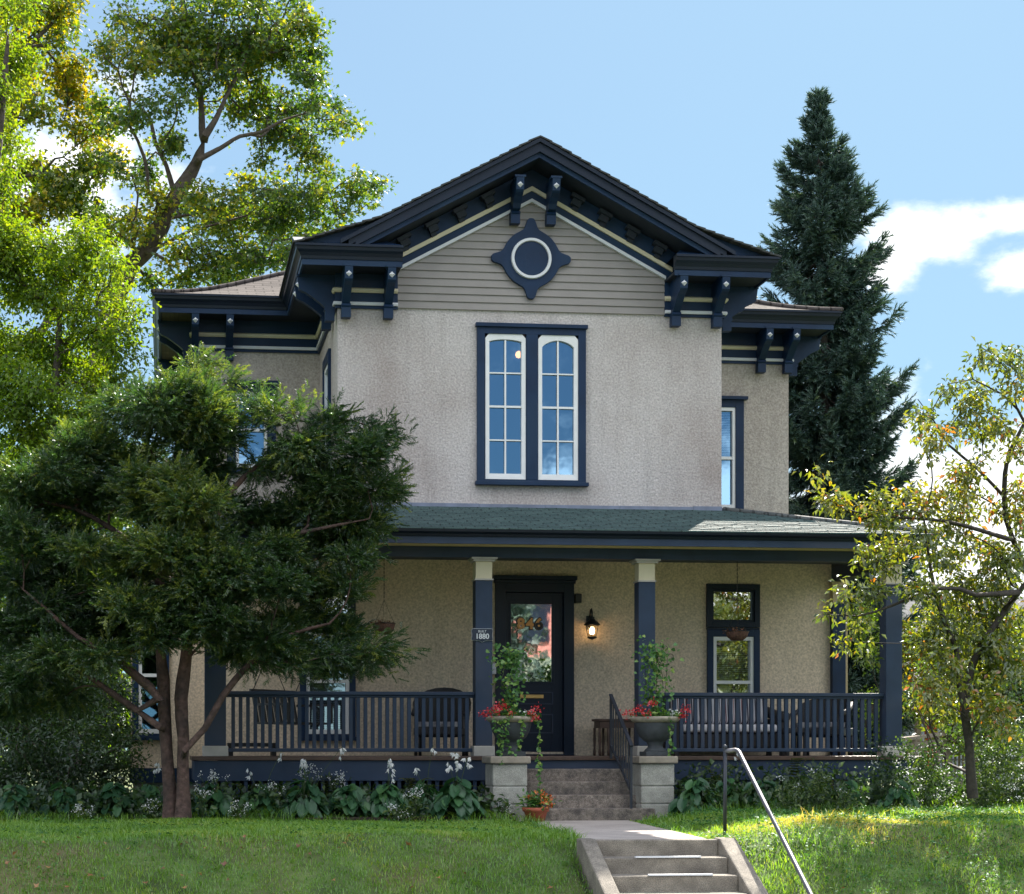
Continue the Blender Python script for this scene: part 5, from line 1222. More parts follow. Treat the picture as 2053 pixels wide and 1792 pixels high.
while z < top.z-.1:
    L0 = np.interp(z, prof_z, prof_m); nb = 8 if z < top.z-1.2 else 6
    for k in range(nb):
        a = RNG.uniform(0, 2*math.pi); L = L0*RNG.uniform(.5, 1.2); zz = z+RNG.uniform(-.1, .1)
        o = np.array([sx_of(zz), SY, zz]); h = np.array([math.cos(a), math.sin(a), 0]); young = np.clip((zz-9.5)/3.5, 0, 1)
        pts = []
        for t in np.linspace(0, 1, 9):
            dz = L*(-.32*(1-young)*math.sin(t*2.6)*1.0+.16*t*t+.45*young*t)
            pts.append(o+h*L*t+UP*dz)
        pts = np.array(pts); brs.append((pts, L))
        nt = int(9+L*68)
        for q in range(nt):
            t = RNG.uniform(.12, 1)**.75; i = min(int(t*8), 7); p = pts[i]+(pts[i+1]-pts[i])*(t*8-i); bd = unit((pts[i+1]-pts[i])[None])[0]
            side = np.cross(bd, UP); sd = RNG.choice([-1, 1]); ln = (.14+.30*(1-t)*min(1, L))*RNG.uniform(.7, 1.2)
            d = unit((bd*.75+side*sd*RNG.uniform(.3, 1)+UP*RNG.uniform(-.95, .15)*(1-young)+UP*young*.3)[None])[0]
            m_ = max(1, int(ln/.12))
            for w_ in range(m_):
                twp.append(p+d*ln*w_/m_+RNG.normal(size=3)*.02); twd.append(d+RNG.normal(size=3)*.18); tws.append(.215*RNG.uniform(.8, 1.25))
        twp.append(pts[-1]); twd.append(unit((pts[-1]-pts[-2])[None])[0]); tws.append(.24)
    z += .19 if z < top.z-2.5 else .15
for k in range(10): twp.append(np.array([top.x, SY, top.z-.5+k*.05])); twd.append(UP+RNG.normal(size=3)*.35); tws.append(.2)
V, T = s.mesh(.01); Vb, Tb = [V], [T]; o = len(V)
for pts, L in brs:
    for i in range(8):
        r0, r1 = .028*min(1, L)*(1-i/9), .028*min(1, L)*(1-(i+1)/9); d = pts[i+1]-pts[i]; x = np.cross(d, UP); x = x/np.linalg.norm(x)
        Vb.append(np.array([pts[i]-x*r0, pts[i]+x*r0, pts[i]+UP*r0, pts[i+1]-x*r1, pts[i+1]+x*r1, pts[i+1]+UP*r1])); Tb.append(o+np.array([(0,1,4),(0,4,3),(1,2,5),(1,5,4),(2,0,3),(2,3,5)])); o += 6
link('trunk', np_mesh('trunk', np.concatenate(Vb), np.concatenate(Tb)), M['bark'], sp_)
def brush(n=13, ang=.55):
    v, f = [], []
    for k in range(n):
        t = k/n; a = k*2.4; y0 = t*.8; L = .34
        e = np.array([math.cos(a)*math.sin(ang), math.cos(ang), math.sin(a)*math.sin(ang)])*L; sv = np.array([-math.sin(a), 0, math.cos(a)])*.05; b0 = np.array([0, y0, 0]); i = len(v)
        v.extend([tuple(b0-sv), tuple(b0+sv), tuple(b0+e)]); f.append((i, i+1, i+2))
    i = len(v); v.extend([(-.03, 0, 0), (.03, 0, 0), (0, 1.05, 0)]); f.append((i, i+1, i+2))
    return v, f
twp, twd, tws = np.array(twp), np.array(twd), np.array(tws); n = len(twp)
leafobj('crown', 'spruce', sp_, [instance(*brush(), twp, twd, RNG.normal(size=(n, 3)), tws, np.clip(RNG.normal(.42, .22, n), 0, 1))])
# ---- crab apple at the right
CY = 19.8
ct_ = [(PL([(1950, 1600), (1946, 1551), (1943, 1490), (1933, 1422), (1950, 1330), (1990, 1260), (2042, 1187), (2100, 1120)], CY), [.06, .055, .05, .043, .034, .024]),
       (PL([(1940, 1440), (1925, 1380), (1917, 1300), (1895, 1249), (1873, 1180), (1860, 1100)], CY-.2), [.04, .03, .025, .015]),
       (PL([(2042, 1187), (1956, 1193), (1923, 1180), (1873, 1180), (1791, 1213), (1720, 1235), (1660, 1232)], CY-.5), [.035, .026, .02, .012, .006]),
       (PL([(2060, 1150), (2017, 1041), (2015, 949), (2022, 909), (2053, 850), (2075, 760)], CY+.2), [.035, .03, .026, .022, .012]),
       (PL([(2020, 1080), (1969, 1064), (1900, 1045), (1850, 1040), (1731, 1031), (1660, 1000), (1640, 940)], CY-.2), [.028, .022, .016, .01, .005]),
       (PL([(2017, 1000), (1960, 940), (1900, 890), (1870, 840), (1840, 800)], CY+.3), [.022, .016, .01, .005]),
       (PL([(2080, 900), (2040, 820), (2010, 790), (1950, 760), (1900, 770)], CY), [.02, .014, .009, .005]),
       (PL([(2085, 830), (2053, 760), (2000, 715), (1965, 695)], CY+.4), [.016, .01, .005]),
       (PL([(1900, 1530), (1880, 1490), (1865, 1456), (1855, 1380)], CY+.6), [.018, .014, .008])]
cb = [(1640,945,12,25,CY-.3),(1650,1000,28,18,CY-.3),(1700,1015,45,20,CY-.2),(1770,1000,50,28,CY-.2),(1840,1000,50,40),(1790,1045,70,30),(1900,1030,60,50),(1845,830,28,40),(1870,880,40,40),(1920,780,45,32),(1955,820,50,45),(1985,705,30,28),(2020,720,40,35),
      (2035,780,40,40),(1990,880,50,50),(2040,900,30,40),(1930,940,45,40),(1960,1010,55,40),(2020,1050,40,50),(1880,1100,70,40),(1780,1100,45,32),(1960,1110,70,50),(2030,1130,40,50),(1690,1205,40,22,CY-.5),(1660,1228,22,14,CY-.5),(1735,1185,40,26,CY-.5),(1840,1185,45,40),(1760,1130,40,30),
      (1725,1255,30,22,CY-.4),(1860,1230,45,50),(1930,1230,60,50),(2010,1240,50,50),(1700,1290,20,20,CY-.4),(1880,1310,45,50),(1950,1330,60,50),(2020,1340,40,60),(1860,1390,40,36),(1930,1420,50,40),(2010,1430,45,45),(1735,1300,18,26),(1730,1110,25,20),(2040,1020,20,60),(1990,1180,60,50),(2040,1230,30,60),(1920,1160,50,40),(1960,1290,60,45),(2030,1300,30,50),(1900,1370,40,40),(1990,1400,50,40)]
A = blob_points(cb, 4.0, CY, .75, 5, .16)
lk = dict(spread=.075, axis_bias=(0, -.1, -.6), up_bias=(-.1, -.3, .8), size=(.06, .105), tpl=leaf_quad(.46), tintf=clump_tint(.1, .88, 1.6, 11))
tree('crab_apple_tree', 'sparse yellow-green crab apple overhanging the right corner of the porch', ct_, A, lk, 'crab', 'bark_dark', .03, per_tip=6, tip=.0028, alpha=.3, sag=.05, step=.12)
# ---- shrubs and far trees that close the view
def shrub(name, label, blobs, Y, dY, per, mat, size, per_tip, lo, hi, group=None, cat='shrub', basepx=None, spread=.12, tpl=None, seed=1, flowers=None, stemr=.02, stemmat='bark', tip=.004):
    bx = basepx if basepx is not None else np.mean([b[0] for b in blobs]); x = P(bx, 1500, Y).x; zt = max(P(b[0], b[1], Y).z for b in blobs)
    zb = float(gz(x, Y))-.03
    A = blob_points(blobs, per, Y, dY); A = A[A[:, 2] > zb+.02]
    s = Skel()
    for k in range(3): s.poly([(x+RNG.normal()*.06, Y+RNG.normal()*.06, zb), (x+RNG.normal()*.12, Y, zb+(zt-zb)*.3), (x+RNG.normal()*.25, Y, zb+(zt-zb)*.55)], [stemr, stemr*.7, stemr*.4], attach=False)
    t = thing(name, (x, Y, zb), label, cat, group); tips = s.attract(A, .3, step=.2)
    V, T = s.mesh(tip, stemr); link('stem', np_mesh('stem', V, T), M[stemmat], t)
    tp = np.array([s.p[i] for i in tips])
    leafobj('foliage', mat, t, [crown(tp, per_tip, spread, (0, -.2, -.2), (0, -.3, .8), size, tpl or leaf_quad(.5), clump_tint(lo, hi, 1.5, seed))])
    if flowers:
        fl = np.array([P(f[0], f[1], Y-dY*.5*RNG.random()) for f in flowers]); off = RNG.normal(size=(len(fl)*16, 3))*np.array([.035, .03, .02])
        pos = np.repeat(fl, 16, 0)+off; n = len(pos)
        leafobj('blossom', 'white_petal', t, [instance(*leaf_flat(.9), pos, RNG.normal(size=(n, 3)), RNG.normal(size=(n, 3))+np.array([0, -.5, 1]), RNG.uniform(.014, .026, n), RNG.random(n))])
    return t
shrub('dark_shrub', 'tall shaded shrub filling the left edge beside the house', [(40,1250,80,70),(130,1230,80,60),(60,1380,90,70),(160,1350,70,70),(90,1480,90,60),(20,1520,60,60),(20,1420,70,70),(120,1420,80,60),(170,1450,60,60),(210,1280,50,60),(10,1330,60,80)], 25.6, 1.0, 4.2, 'shrub', (.05, .1), 20, .1, .85, seed=2)
shrub('dark_shrub', 'low dark leafy shrub at the left end of the flower bed', [(20,1570,60,40),(100,1585,60,36),(180,1590,60,32),(60,1520,60,50),(150,1530,60,45),(-30,1540,50,60)], 23.0, .7, 6.5, 'shrub', (.04, .09), 18, .0, .7, seed=41)
shrub('dark_shrub', 'dense shaded shrub against the left side bay of the house', [(255,1440,22,50),(250,1540,24,50),(258,1490,16,40),(200,1420,55,60),(230,1500,40,50),(170,1500,60,60),(235,1380,35,50),(210,1560,60,40),(130,1560,80,45),(238,1450,26,50),(240,1530,26,50),(225,1590,40,30)], 23.9, .7, 3.6, 'shrub', (.04, .085), 20, .1, .8, seed=3)
tree('background_tree', 'tall shaded tree far behind at the left edge', [(PL([(60, 1510), (70, 1200), (80, 900)], 40), [.2, .16, .08])], blob_points([(60,1000,140,120),(150,1150,120,100),(40,1250,130,110),(160,1350,110,110),(50,1430,120,70),(-60,1100,90,150),(240,1000,60,90),(250,1250,60,120)], 2.0, 40, 2),
     dict(spread=.3, axis_bias=(0, -.1, -.5), up_bias=(0, -.3, .8), size=(.14, .26), tpl=leaf_quad(.6), tintf=clump_tint(.2, .9, .6, 12)), 'green_leaf', 'bark', .1, per_tip=12, tip=.012)
tree('background_tree', 'leafy tree beyond the wooden fence at the right', [(PL([(1985, 1500), (1990, 1400), (2000, 1300)], 28), [.12, .1, .05])], blob_points([(1990,1330,70,60),(2040,1280,50,50),(1930,1360,40,50),(2010,1420,70,50),(1860,1370,28,50),(2060,1380,50,80),(1835,1300,25,40),(1905,1300,30,30),(1980,1270,60,40),(2040,1330,40,50),(1900,1240,40,30),(2000,1390,70,60),(1880,1420,40,40),(1950,1460,60,40),(2050,1460,40,50)], 5.0, 28, 1.0),
     dict(spread=.16, axis_bias=(0, -.1, -.4), up_bias=(0, -.3, .8), size=(.07, .13), tpl=leaf_quad(.55), tintf=clump_tint(.1, .8, 1, 13)), 'crab', 'bark', .06, per_tip=15, tip=.007)
shrub('dark_shrub', 'dark bush seen past the right corner post of the porch', [(1735,1330,22,60),(1750,1250,20,50),(1720,1220,25,40),(1735,1400,25,40),(1750,1450,28,40)], 27.2, .5, 5, 'green_leaf', (.05, .09), 16, .2, .8, seed=21)
shrub('dark_shrub', 'dark glossy bush behind the crab apple at the right edge', [(2000,1420,60,60),(2040,1340,50,60),(1960,1480,60,50),(2040,1500,60,60),(2050,1250,40,50)], 23.2, .8, 4.5, 'shrub', (.045, .085), 15, .15, .9, seed=44)
shrub('dark_shrub', 'dark glossy bush between the corner post and the crab apple trunk', [(1840,1400,26,40),(1870,1350,30,40),(1850,1300,26,40),(1890,1420,40,36)], 25.0, .6, 4.0, 'shrub', (.045, .085), 13, .2, .95, seed=45)
for k, (bl, lab, fl) in enumerate([
    ([(1590,1600,45,30),(1560,1630,40,20),(1640,1580,45,35),(1670,1620,40,25)], 'low flowering bush below the railing, right of the walk', [(1560,1560),(1625,1545),(1660,1560),(1690,1585),(1600,1575)]),
    ([(1790,1570,35,50),(1770,1520,22,35),(1785,1620,45,25),(1760,1480,10,22),(1800,1500,20,25)], 'upright dark bush at the foot of the right corner post', [(1770,1500),(1800,1530),(1752,1530)]),
    ([(1850,1560,40,35),(1870,1610,50,30),(1830,1620,35,20),(1890,1560,35,35),(1850,1520,35,30),(1880,1535,35,30)], 'sunlit pale flowering bush left of the crab apple trunk', [(1820,1520),(1840,1515),(1860,1530),(1835,1540),(1825,1560),(1870,1540),(1900,1570),(1850,1580),(1880,1600),(1830,1600),(1905,1590),(1890,1545)]),
    ([(1960,1590,45,40),(1990,1560,40,35),(1985,1520,40,35),(1960,1540,35,30),(1930,1620,50,25),(2000,1620,45,25)], 'bushy white aster right of the crab apple trunk', [(1965,1545),(1980,1530),(2000,1540),(1950,1560),(1990,1560),(1940,1590),(1975,1580),(2005,1575),(1925,1610)]),
    ([(2050,1560,45,50),(2040,1620,45,25),(2080,1520,40,50),(2040,1490,40,40),(2015,1530,35,40)], 'tall white aster at the right edge of the bed', [(2030,1510),(2045,1530),(2020,1550),(2050,1560),(2035,1580),(2045,1600),(2015,1575)])]):
    shrub('flowering_shrub', lab, bl, 20.5+.12*(k % 2), .35, 5.5, 'shrub', (.03, .065), 15, .25, 1.0, 'white flowering shrubs in the right bed', spread=.07, seed=30+k, flowers=fl, stemr=.012, stemmat='stem', tip=.003)
# ---- the far-off wood that closes the horizon: one mass
nk = 2600; bx_ = RNG.uniform(-75, 95, nk); by_ = RNG.uniform(78, 92, nk); hh_ = 4.2+1.6*np.sin(bx_*.21)+1.1*np.sin(bx_*.53+1); bz_ = RNG.random(nk)**.8*np.clip(hh_, 2, 8)
cen = np.stack([bx_, by_, bz_], 1); dw = leafobj('distant_trees', 'shrub', None, [crown(cen, 9, .55, (0, -.1, -.4), (0, -.3, .8), (.5, .95), leaf_quad(.6), clump_tint(.2, 1, .2, 77))]); tag(dw, kind='stuff')
# ---- hostas, ferns, white asters in the beds
def hosta(px, Y, r, n, label, flowers=(), zoff=0., tint=(.1, .8), group='hostas in the left bed'):
    r *= 1.06; n = int(n*1.9)
    x = P(px, 1500, Y).x; z0 = max(float(gz(x, Y)), .05)+zoff; t = thing('hosta', (x, Y, z0), label, 'hosta', group)
    a = RNG.uniform(0, 2*math.pi, n); rr = RNG.random(n)**.6; h = .07+.27*(1-rr**1.3)+RNG.normal(size=n)*.035
    pos = np.stack([x+np.cos(a)*rr*r*.62, Y+np.sin(a)*rr*r*.55, z0+h*r/.35], 1)
    ax = np.stack([np.cos(a), np.sin(a)*.9-.25, -.25-.85*rr], 1)+RNG.normal(size=(n, 3))*.22
    nr = np.stack([np.cos(a)*.4, np.sin(a)*.4-.25, np.full(n, .8)], 1)+RNG.normal(size=(n, 3))*.22
    # curved heart leaf on a 5x4 grid
    v, f = [], []
    for j in range(6):
        tt = j/5; w = .40*math.sin(math.pi*min(1, (.10+.90*tt)))**.75*(1.12-.35*tt)
        if j == 5: w = .0
        for i in range(5):
            u = (i-2)/2; v.append((u*w, tt-.10*abs(u)*(1-tt)*2*(tt < .35), .16*abs(u)**1.3*(1-.4*tt)-.30*tt*tt+.02*((i+j) % 2)))
    for j in range(5):
        for i in range(4):
            p = j*5+i; f += [(p, p+1, p+6), (p, p+6, p+5)]
    leafobj('foliage', 'hosta', t, [instance(v, f, pos, ax, nr, RNG.uniform(.10, .16, n)*r/.35, RNG.uniform(*tint, n))]).data.polygons.foreach_set('use_smooth', [True]*(len(f)*n))
    m = MB()
    for p in pos[:: 1]: m.tube([(x+(p[0]-x)*.15, Y+(p[1]-Y)*.15, z0), (x+(p[0]-x)*.6, Y+(p[1]-Y)*.6, p[2]*.75+z0*.25), tuple(p)], .004, 3, False)
    m.build('stem', M['stem'], t)
    for (fx, fy, k) in flowers:
        q = P(fx, fy, Y-.15); ms = MB(); ms.tube([(x, Y, z0+.1), ((x+q.x)/2, Y-.1, (z0+q.z)/2+.15), (q.x, q.y, q.z+.03)], .0035, 4); sk = ms.build('flower_stalk', M['stem'], t)
        pp, aa = [], []
        for b in range(k):
            bp = np.array(q)+RNG.normal(size=3)*np.array([.018, .018, .03]); bd = unit(np.array([[RNG.normal()*.5, -.3, -1.]]))[0]
            for c in range(6): pp.append(bp); aa.append(bd+RNG.normal(size=3)*.33)
        n_ = len(pp); pp = np.array(pp); leafobj('blossom', 'white_petal', sk, [instance(*leaf_flat(.33), pp, np.array(aa), RNG.normal(size=(n_, 3)), RNG.uniform(.05, .075, n_), RNG.random(n_))])
for args in [
    (30, 21.0, .34, 22, 'shaded hosta at the far left end of the bed', ()),
    (125, 21.05, .34, 24, 'shaded hosta left of the side bay window', ()),
    (230, 20.95, .35, 28, 'hosta below the side bay window', ()),
    (300, 21.2, .34, 26, 'hosta with one white flower just left of the yew trunk', ((317, 1532, 5),)),
    (430, 20.9, .36, 30, 'hosta just right of the yew trunk', ()),
    (520, 21.0, .36, 30, 'hosta with two white blooms below the left porch railing', ((500, 1553, 3), (565, 1510, 2))),
    (610, 20.9, .38, 34, 'large hosta with one tall white bloom below the left railing', ((609, 1530, 6), (686, 1502, 6))),
    (700, 20.95, .38, 36, 'wide hosta in the middle of the bed below the gap between swing and armchair', ()),
    (775, 20.9, .37, 36, 'hosta with two white blooms one above the other', ((781, 1525, 6), (784, 1551, 4))),
    (850, 21.05, .36, 34, 'hosta with a small high white bud near the plaque post', ((835, 1548, 2), (868, 1499, 2))),
    (915, 20.8, .40, 44, 'glossy heart-leaved hosta with white lily blooms beside the left pier', ((900, 1535, 6), (913, 1512, 4), (918, 1528, 5), (937, 1524, 6)))]:
    hosta(*args)
for args in [(1395, 20.9, .36, 34, 'hosta against the right pier', ()), (1460, 20.95, .34, 30, 'hosta behind the handrail post', ()), (1530, 20.95, .34, 30, 'hosta in the right bed between handrail and bush', ((1472, 1510, 2),)),
             (1700, 20.9, .30, 22, 'shaded hosta left of the upright corner bush', ()), (1800, 20.3, .30, 20, 'hosta in front of the right corner post', ())]:
    hosta(*args, group='hostas in the right bed')
def fern(px, py, Y, n, L, label):
    q = P(px, py, Y); x = q.x; z0 = .08; t = thing('fern', (x, Y, z0), label, 'fern', 'ferns in the flower beds'); parts = []
    for k in range(n):
        a = RNG.uniform(-.3, math.pi+.3); hd = np.array([math.cos(a), -abs(math.sin(a))*.5, 0]); H_ = q.z-z0
        pts = [np.array([x, Y, z0])+hd*L*tt*tt+UP*H_*(math.sin(tt*1.75)) for tt in np.linspace(0, 1, 22)]; pts = np.array(pts); d = unit(np.gradient(pts, axis=0)); sd = unit(np.cross(d, UP))
        for s_ in (-1, 1): parts.append(instance(*leaf_flat(.28), pts[4:], sd[4:]*s_+d[4:]*.35, np.tile(UP, (18, 1)), np.linspace(.11, .025, 18), RNG.random(18)))
    leafobj('fronds', 'fern', t, parts)
fern(925, 1575, 21.5, 6, .35, 'fern behind the glossy hosta by the left pier'); fern(828, 1560, 21.5, 5, .3, 'fern in front of the porch lattice left of the plaque post'); fern(660, 1555, 21.5, 5, .3, 'fern below the left porch window')
fern(495, 1570, 21.4, 5, .3, 'fern near the yew at the left end of the porch'); fern(1440, 1535, 21.4, 6, .3, 'fern rising behind the handrail post'); fern(1590, 1520, 21.4, 5, .3, 'fern below the middle of the right railing')
def aster(px, py, Y, label, n=10):
    q = P(px, py, Y); x = q.x; z0 = .05; t = thing('white_aster', (x, Y, z0), label, 'flowers', 'white asters in the left bed'); m = MB(); heads = []
    for k in range(n):
        h = np.array(q)+RNG.normal(size=3)*np.array([.07, .05, .045]); m.tube([(x+RNG.normal()*.02, Y, z0), (x+(h[0]-x)*.4, Y, z0+(h[2]-z0)*.6), tuple(h)], .003, 3, False); heads.append(h)
    m.build('stem', M['stem'], t); heads = np.array(heads)
    pos = np.repeat(heads, 12, 0)+RNG.normal(size=(n*12, 3))*.02; N_ = len(pos); leafobj('blossom', 'white_petal', t, [instance(*leaf_flat(.9), pos, RNG.normal(size=(N_, 3)), RNG.normal(size=(N_, 3))+np.array([0, -.6, 1]), RNG.uniform(.012, .022, N_), RNG.random(N_))])
    k = 60; f = RNG.random((k, 1)); pos = np.array([[x, Y, z0]])*(1-f)+np.array(q)*f+RNG.normal(size=(k, 3))*np.array([.07, .06, .03]); leafobj('leaves', 'shrub', t, [instance(*leaf_quad(.5), pos, RNG.normal(size=(k, 3))+np.array([0, -.3, -.2]), RNG.normal(size=(k, 3))*.5+UP, RNG.uniform(.05, .1, k), RNG.uniform(.3, 1, k))])
for px, py, Y, lab in [(405, 1590, 20.4, 'white aster at the foot of the yew trunk'), (430, 1560, 20.9, 'tall white aster between the yew and the porch corner'), (480, 1618, 20.4, 'low white aster in front of the porch corner block'), (545, 1575, 20.9, 'white aster near the left porch window'), (675, 1563, 21.3, 'pale aster against the porch skirt'), (612, 1548, 21.2, 'aster beside the tall hosta bloom'), (828, 1592, 20.7, 'white aster left of the glossy hosta'), (797, 1622, 20.5, 'low white aster at the lawn edge near the glossy hosta'), (310, 1615, 20.5, 'white aster left of the yew trunk by the lawn'), (165, 1622, 20.6, 'faint white aster near the left edge of the lawn'), (1010, 1612, 20.9, 'wispy aster in front of the left pier')]:
    aster(px, py, Y, lab)
# low shaded ground cover between the plants: uncountable
n = 9500; gxp = RNG.uniform(-5, 4.0, n); gyp = RNG.uniform(20.75, 21.95, n); n2 = 7500; gx2 = RNG.uniform(6.2, 12.5, n2); gy2 = RNG.uniform(20.7, 21.9, n2)
pos = np.stack([np.concatenate([gxp, gx2]), np.concatenate([gyp, gy2]), np.zeros(n+n2)], 1); pos[:, 2] = gz(pos[:, 0], pos[:, 1])+RNG.random(n+n2)**1.6*(.28+np.where(pos[:, 0] > 5, .26, .10)*np.clip((pos[:, 1]-21.1)/.6, 0, 1))+.03
ax = RNG.normal(size=pos.shape)+np.array([0, -.5, -.1]); gc = leafobj('ground_cover', 'shrub', None, [instance(*leaf_quad(.6), pos, ax, RNG.normal(size=pos.shape)*.5+np.array([0, -.4, .8]), RNG.uniform(.05, .12, len(pos)), RNG.uniform(.1, .8, len(pos)))]); tag(gc, kind='stuff')
# ---- grass
def grass(n, x0, x1, y0, y1, hs, ws, tf, filt):
    x = RNG.uniform(x0, x1, n); y = RNG.uniform(y0, y1, n); k = filt(x, y); x, y = x[k], y[k]; n = len(x)
    h = RNG.uniform(*hs, n)*(1+.35*np.sin(x*2.1+np.sin(y*3))*np.sin(y*1.9)+.3*np.sin(x*8.3+2*np.sin(y*5))*np.sin(y*9.1)*np.clip((x-4)/2, .3, 1)); a = RNG.uniform(0, 2*math.pi, n); lean = RNG.uniform(.2, 1.35, n)*h
    b = np.stack([x, y, gz(x, y)-.004], 1); w = RNG.uniform(*ws, n); sd = np.stack([-np.sin(a), np.cos(a), np.zeros(n)], 1)*w[:, None]; ld = np.stack([np.cos(a)*lean, np.sin(a)*lean, np.zeros(n)], 1)
    V = np.stack([b-sd, b+sd, b+ld*.35+UP*(h*.62)[:, None]+sd*.8, b+ld*.35+UP*(h*.62)[:, None]-sd*.8, b+ld+UP*h[:, None]*.95], 1).reshape(-1, 3)
    T = (np.array([(0, 1, 2), (0, 2, 3), (3, 2, 4)])[None]+(np.arange(n)*5)[:, None, None]).reshape(-1, 3)
    return V, T, np.repeat(np.clip(tf(x, y)+RNG.normal(size=n)*.14, 0, 1), 5)
def gtint(x, y):
    v = .27+.12*np.sin(x*1.7+2*np.sin(y*1.1))*np.sin(y*2.3+x*.6)+.10*np.sin(x*5.1+y*3.3)+.13*np.sin(x*9.7+3*np.sin(y*4.1))*np.sin(y*11.3+x*2)*np.clip((x-4.5)/2, .35, 1)
    dry = np.exp(-(((x-6.7)/1.5)**2+((y-17.5)/.75)**2))*.55+np.exp(-(((x-7.8)/1.4)**2+((y-18.6)/.5)**2))*.3+np.exp(-(((x-2.2)/1.2)**2+((y-17.2)/.5)**2))*.16+np.exp(-(((x+.6)/1.0)**2+((y-17.6)/.5)**2))*.16+np.exp(-(((x-9)/1.2)**2+((y-19.6)/.5)**2))*.3
    return v+dry
def gfilt(x, y):
    e = (y-16.6)*.085; walk = (x > 4.0+e) & (x < 5.10+e) & (y > 16.55); steps = (x > 3.89) & (x < 5.36) & (y < 16.68)
    bare = np.exp(-(((x-7.15)/.30)**2+((y-17.05)/.17)**2)) > RNG.random(len(x))*1.1
    thin = RNG.random(len(x)) < np.clip(1.05-.5*np.exp(-(((x-6.8)/1.6)**2+((y-17.5)/.8)**2)), .3, 1)
    return ~walk & ~steps & ~bare & thin & ~((x > 4.15) & (x < 5.95) & (y > 20.75))
parts = [grass(240000, -4.2, 12.6, 15.0, 20.95, (.024, .058), (.0022, .0045), gtint, gfilt), grass(9000, 3.6, 6.4, 15.2, 20.9, (.06, .12), (.003, .005), lambda x, y: gtint(x, y)-.08, lambda x, y: gfilt(x, y) & (np.minimum(abs(x-3.93-np.clip(y-16.6, 0, 9)*.085), abs(x-5.2-np.clip(y-16.6, 0, 9)*.085)) < .10)),
         grass(14000, 5.6, 12.5, 15.0, 20.6, (.06, .13), (.003, .006), lambda x, y: gtint(x, y)-.05, lambda x, y: gfilt(x, y) & (np.sin(x*3.3+y)*np.sin(y*4.1-x) > .35)),
         grass(5000, -4, 12.5, 20.5, 20.95, (.08, .15), (.003, .006), lambda x, y: gtint(x, y)-.05, gfilt)]
parts.append(grass(700, 3.96, 5.16, 16.60, 16.665, (.015, .04), (.002, .004), lambda x, y: gtint(x, y), lambda x, y: np.sin(x*9)*np.sin(x*4+1) > -.3))
parts.append(grass(260, 4.05, 5.3, 18.30, 18.33, (.012, .03), (.002, .004), lambda x, y: gtint(x, y), lambda x, y: np.sin(x*7) > 0))
gr = leafobj('grass', 'grass', None, parts); tag(gr, kind='stuff')
nw = 20000; wx, wy = np.where(RNG.random(nw) < .6, RNG.uniform(5.2, 12.5, nw), RNG.uniform(-4, 12.5, nw)), RNG.uniform(15.2, 20.6, nw); k = gfilt(wx, wy) & ((np.sin(wx*2.3+1)*np.sin(wy*3.1+wx) > .1) | (wx > 6)); wx, wy = wx[k], wy[k]; pos = np.stack([wx, wy, gz(wx, wy)+RNG.uniform(.025, .065, len(wx))], 1); ax = RNG.normal(size=pos.shape)*np.array([1, 1, .3])
wd = leafobj('clover', 'vine', None, [instance(*leaf_quad(.8), pos, ax, RNG.normal(size=pos.shape)*.3+UP, RNG.uniform(.02, .048, len(pos)), RNG.random(len(pos))*.6)]); tag(wd, kind='stuff')
# fallen leaves: one mesh, many individuals
v, f = leaf_maple(); me0 = np_mesh('fallen_leaf', np.array(v)*.085-np.array([0, .04, 0]), np.array(f), np.random.default_rng(1).random(len(v))); me1 = np_mesh('fallen_leaf', np.array(v)*.075*np.array([1, 1, 2.2])-np.array([0, .04, 0]), np.array(f), np.full(len(v), .15)); me2 = np_mesh('fallen_leaf', np.array(v)*.08*np.array([1, .9, 1.6])-np.array([0, .04, 0]), np.array(f), np.full(len(v), .9))
for me in (me0, me1, me2): me.materials.append(M['dead_leaf'])
spots = [(372,1698),(365,1703),(410,1710),(490,1686),(484,1710),(90,1700),(30,1720),(120,1722),(95,1748),(15,1740),(235,1724),(255,1712),(180,1765),(205,1772),(400,1762),(365,1765),(325,1752),(370,1789),(135,1788),(90,1760),(75,1785),(290,1780),(455,1775),(530,1710),(560,1695),(620,1722),(700,1686),(690,1700),(680,1710),(670,1775),(820,1702),(930,1760),(880,1770),(825,1790),(600,1705),(1052,1745),(1102,1790),(450,1740),(210,1700),(160,1690),(1700,1640),(1720,1655),(1850,1690),(1600,1660),(1750,1700),(1690,1790),(1900,1720),(40,1690)]
for i, (px, py) in enumerate(spots):
    # walk the view ray down to the lawn
    lo, hi = 15.0, 20.7
    for _ in range(30):
        mid = (lo+hi)/2; q = P(px, py, mid)
        if q.z > float(gz(q.x, mid)): lo = mid
        else: hi = mid
    q = P(px, py, lo); o = bpy.data.objects.new('fallen_leaf', (me0, me1, me2)[i % 3]); COL.objects.link(o); o.location = (q.x, q.y, float(gz(q.x, q.y))+.05)
    o.rotation_euler = (random.uniform(-.6, .7)+.35, random.uniform(-.6, .6), random.uniform(0, 6.3)); o.scale = (random.uniform(.55, .95),)*3
    tag(o, 'curled brown autumn leaf lying on the lawn grass', 'fallen leaf', 'fallen leaves scattered on the lawn')
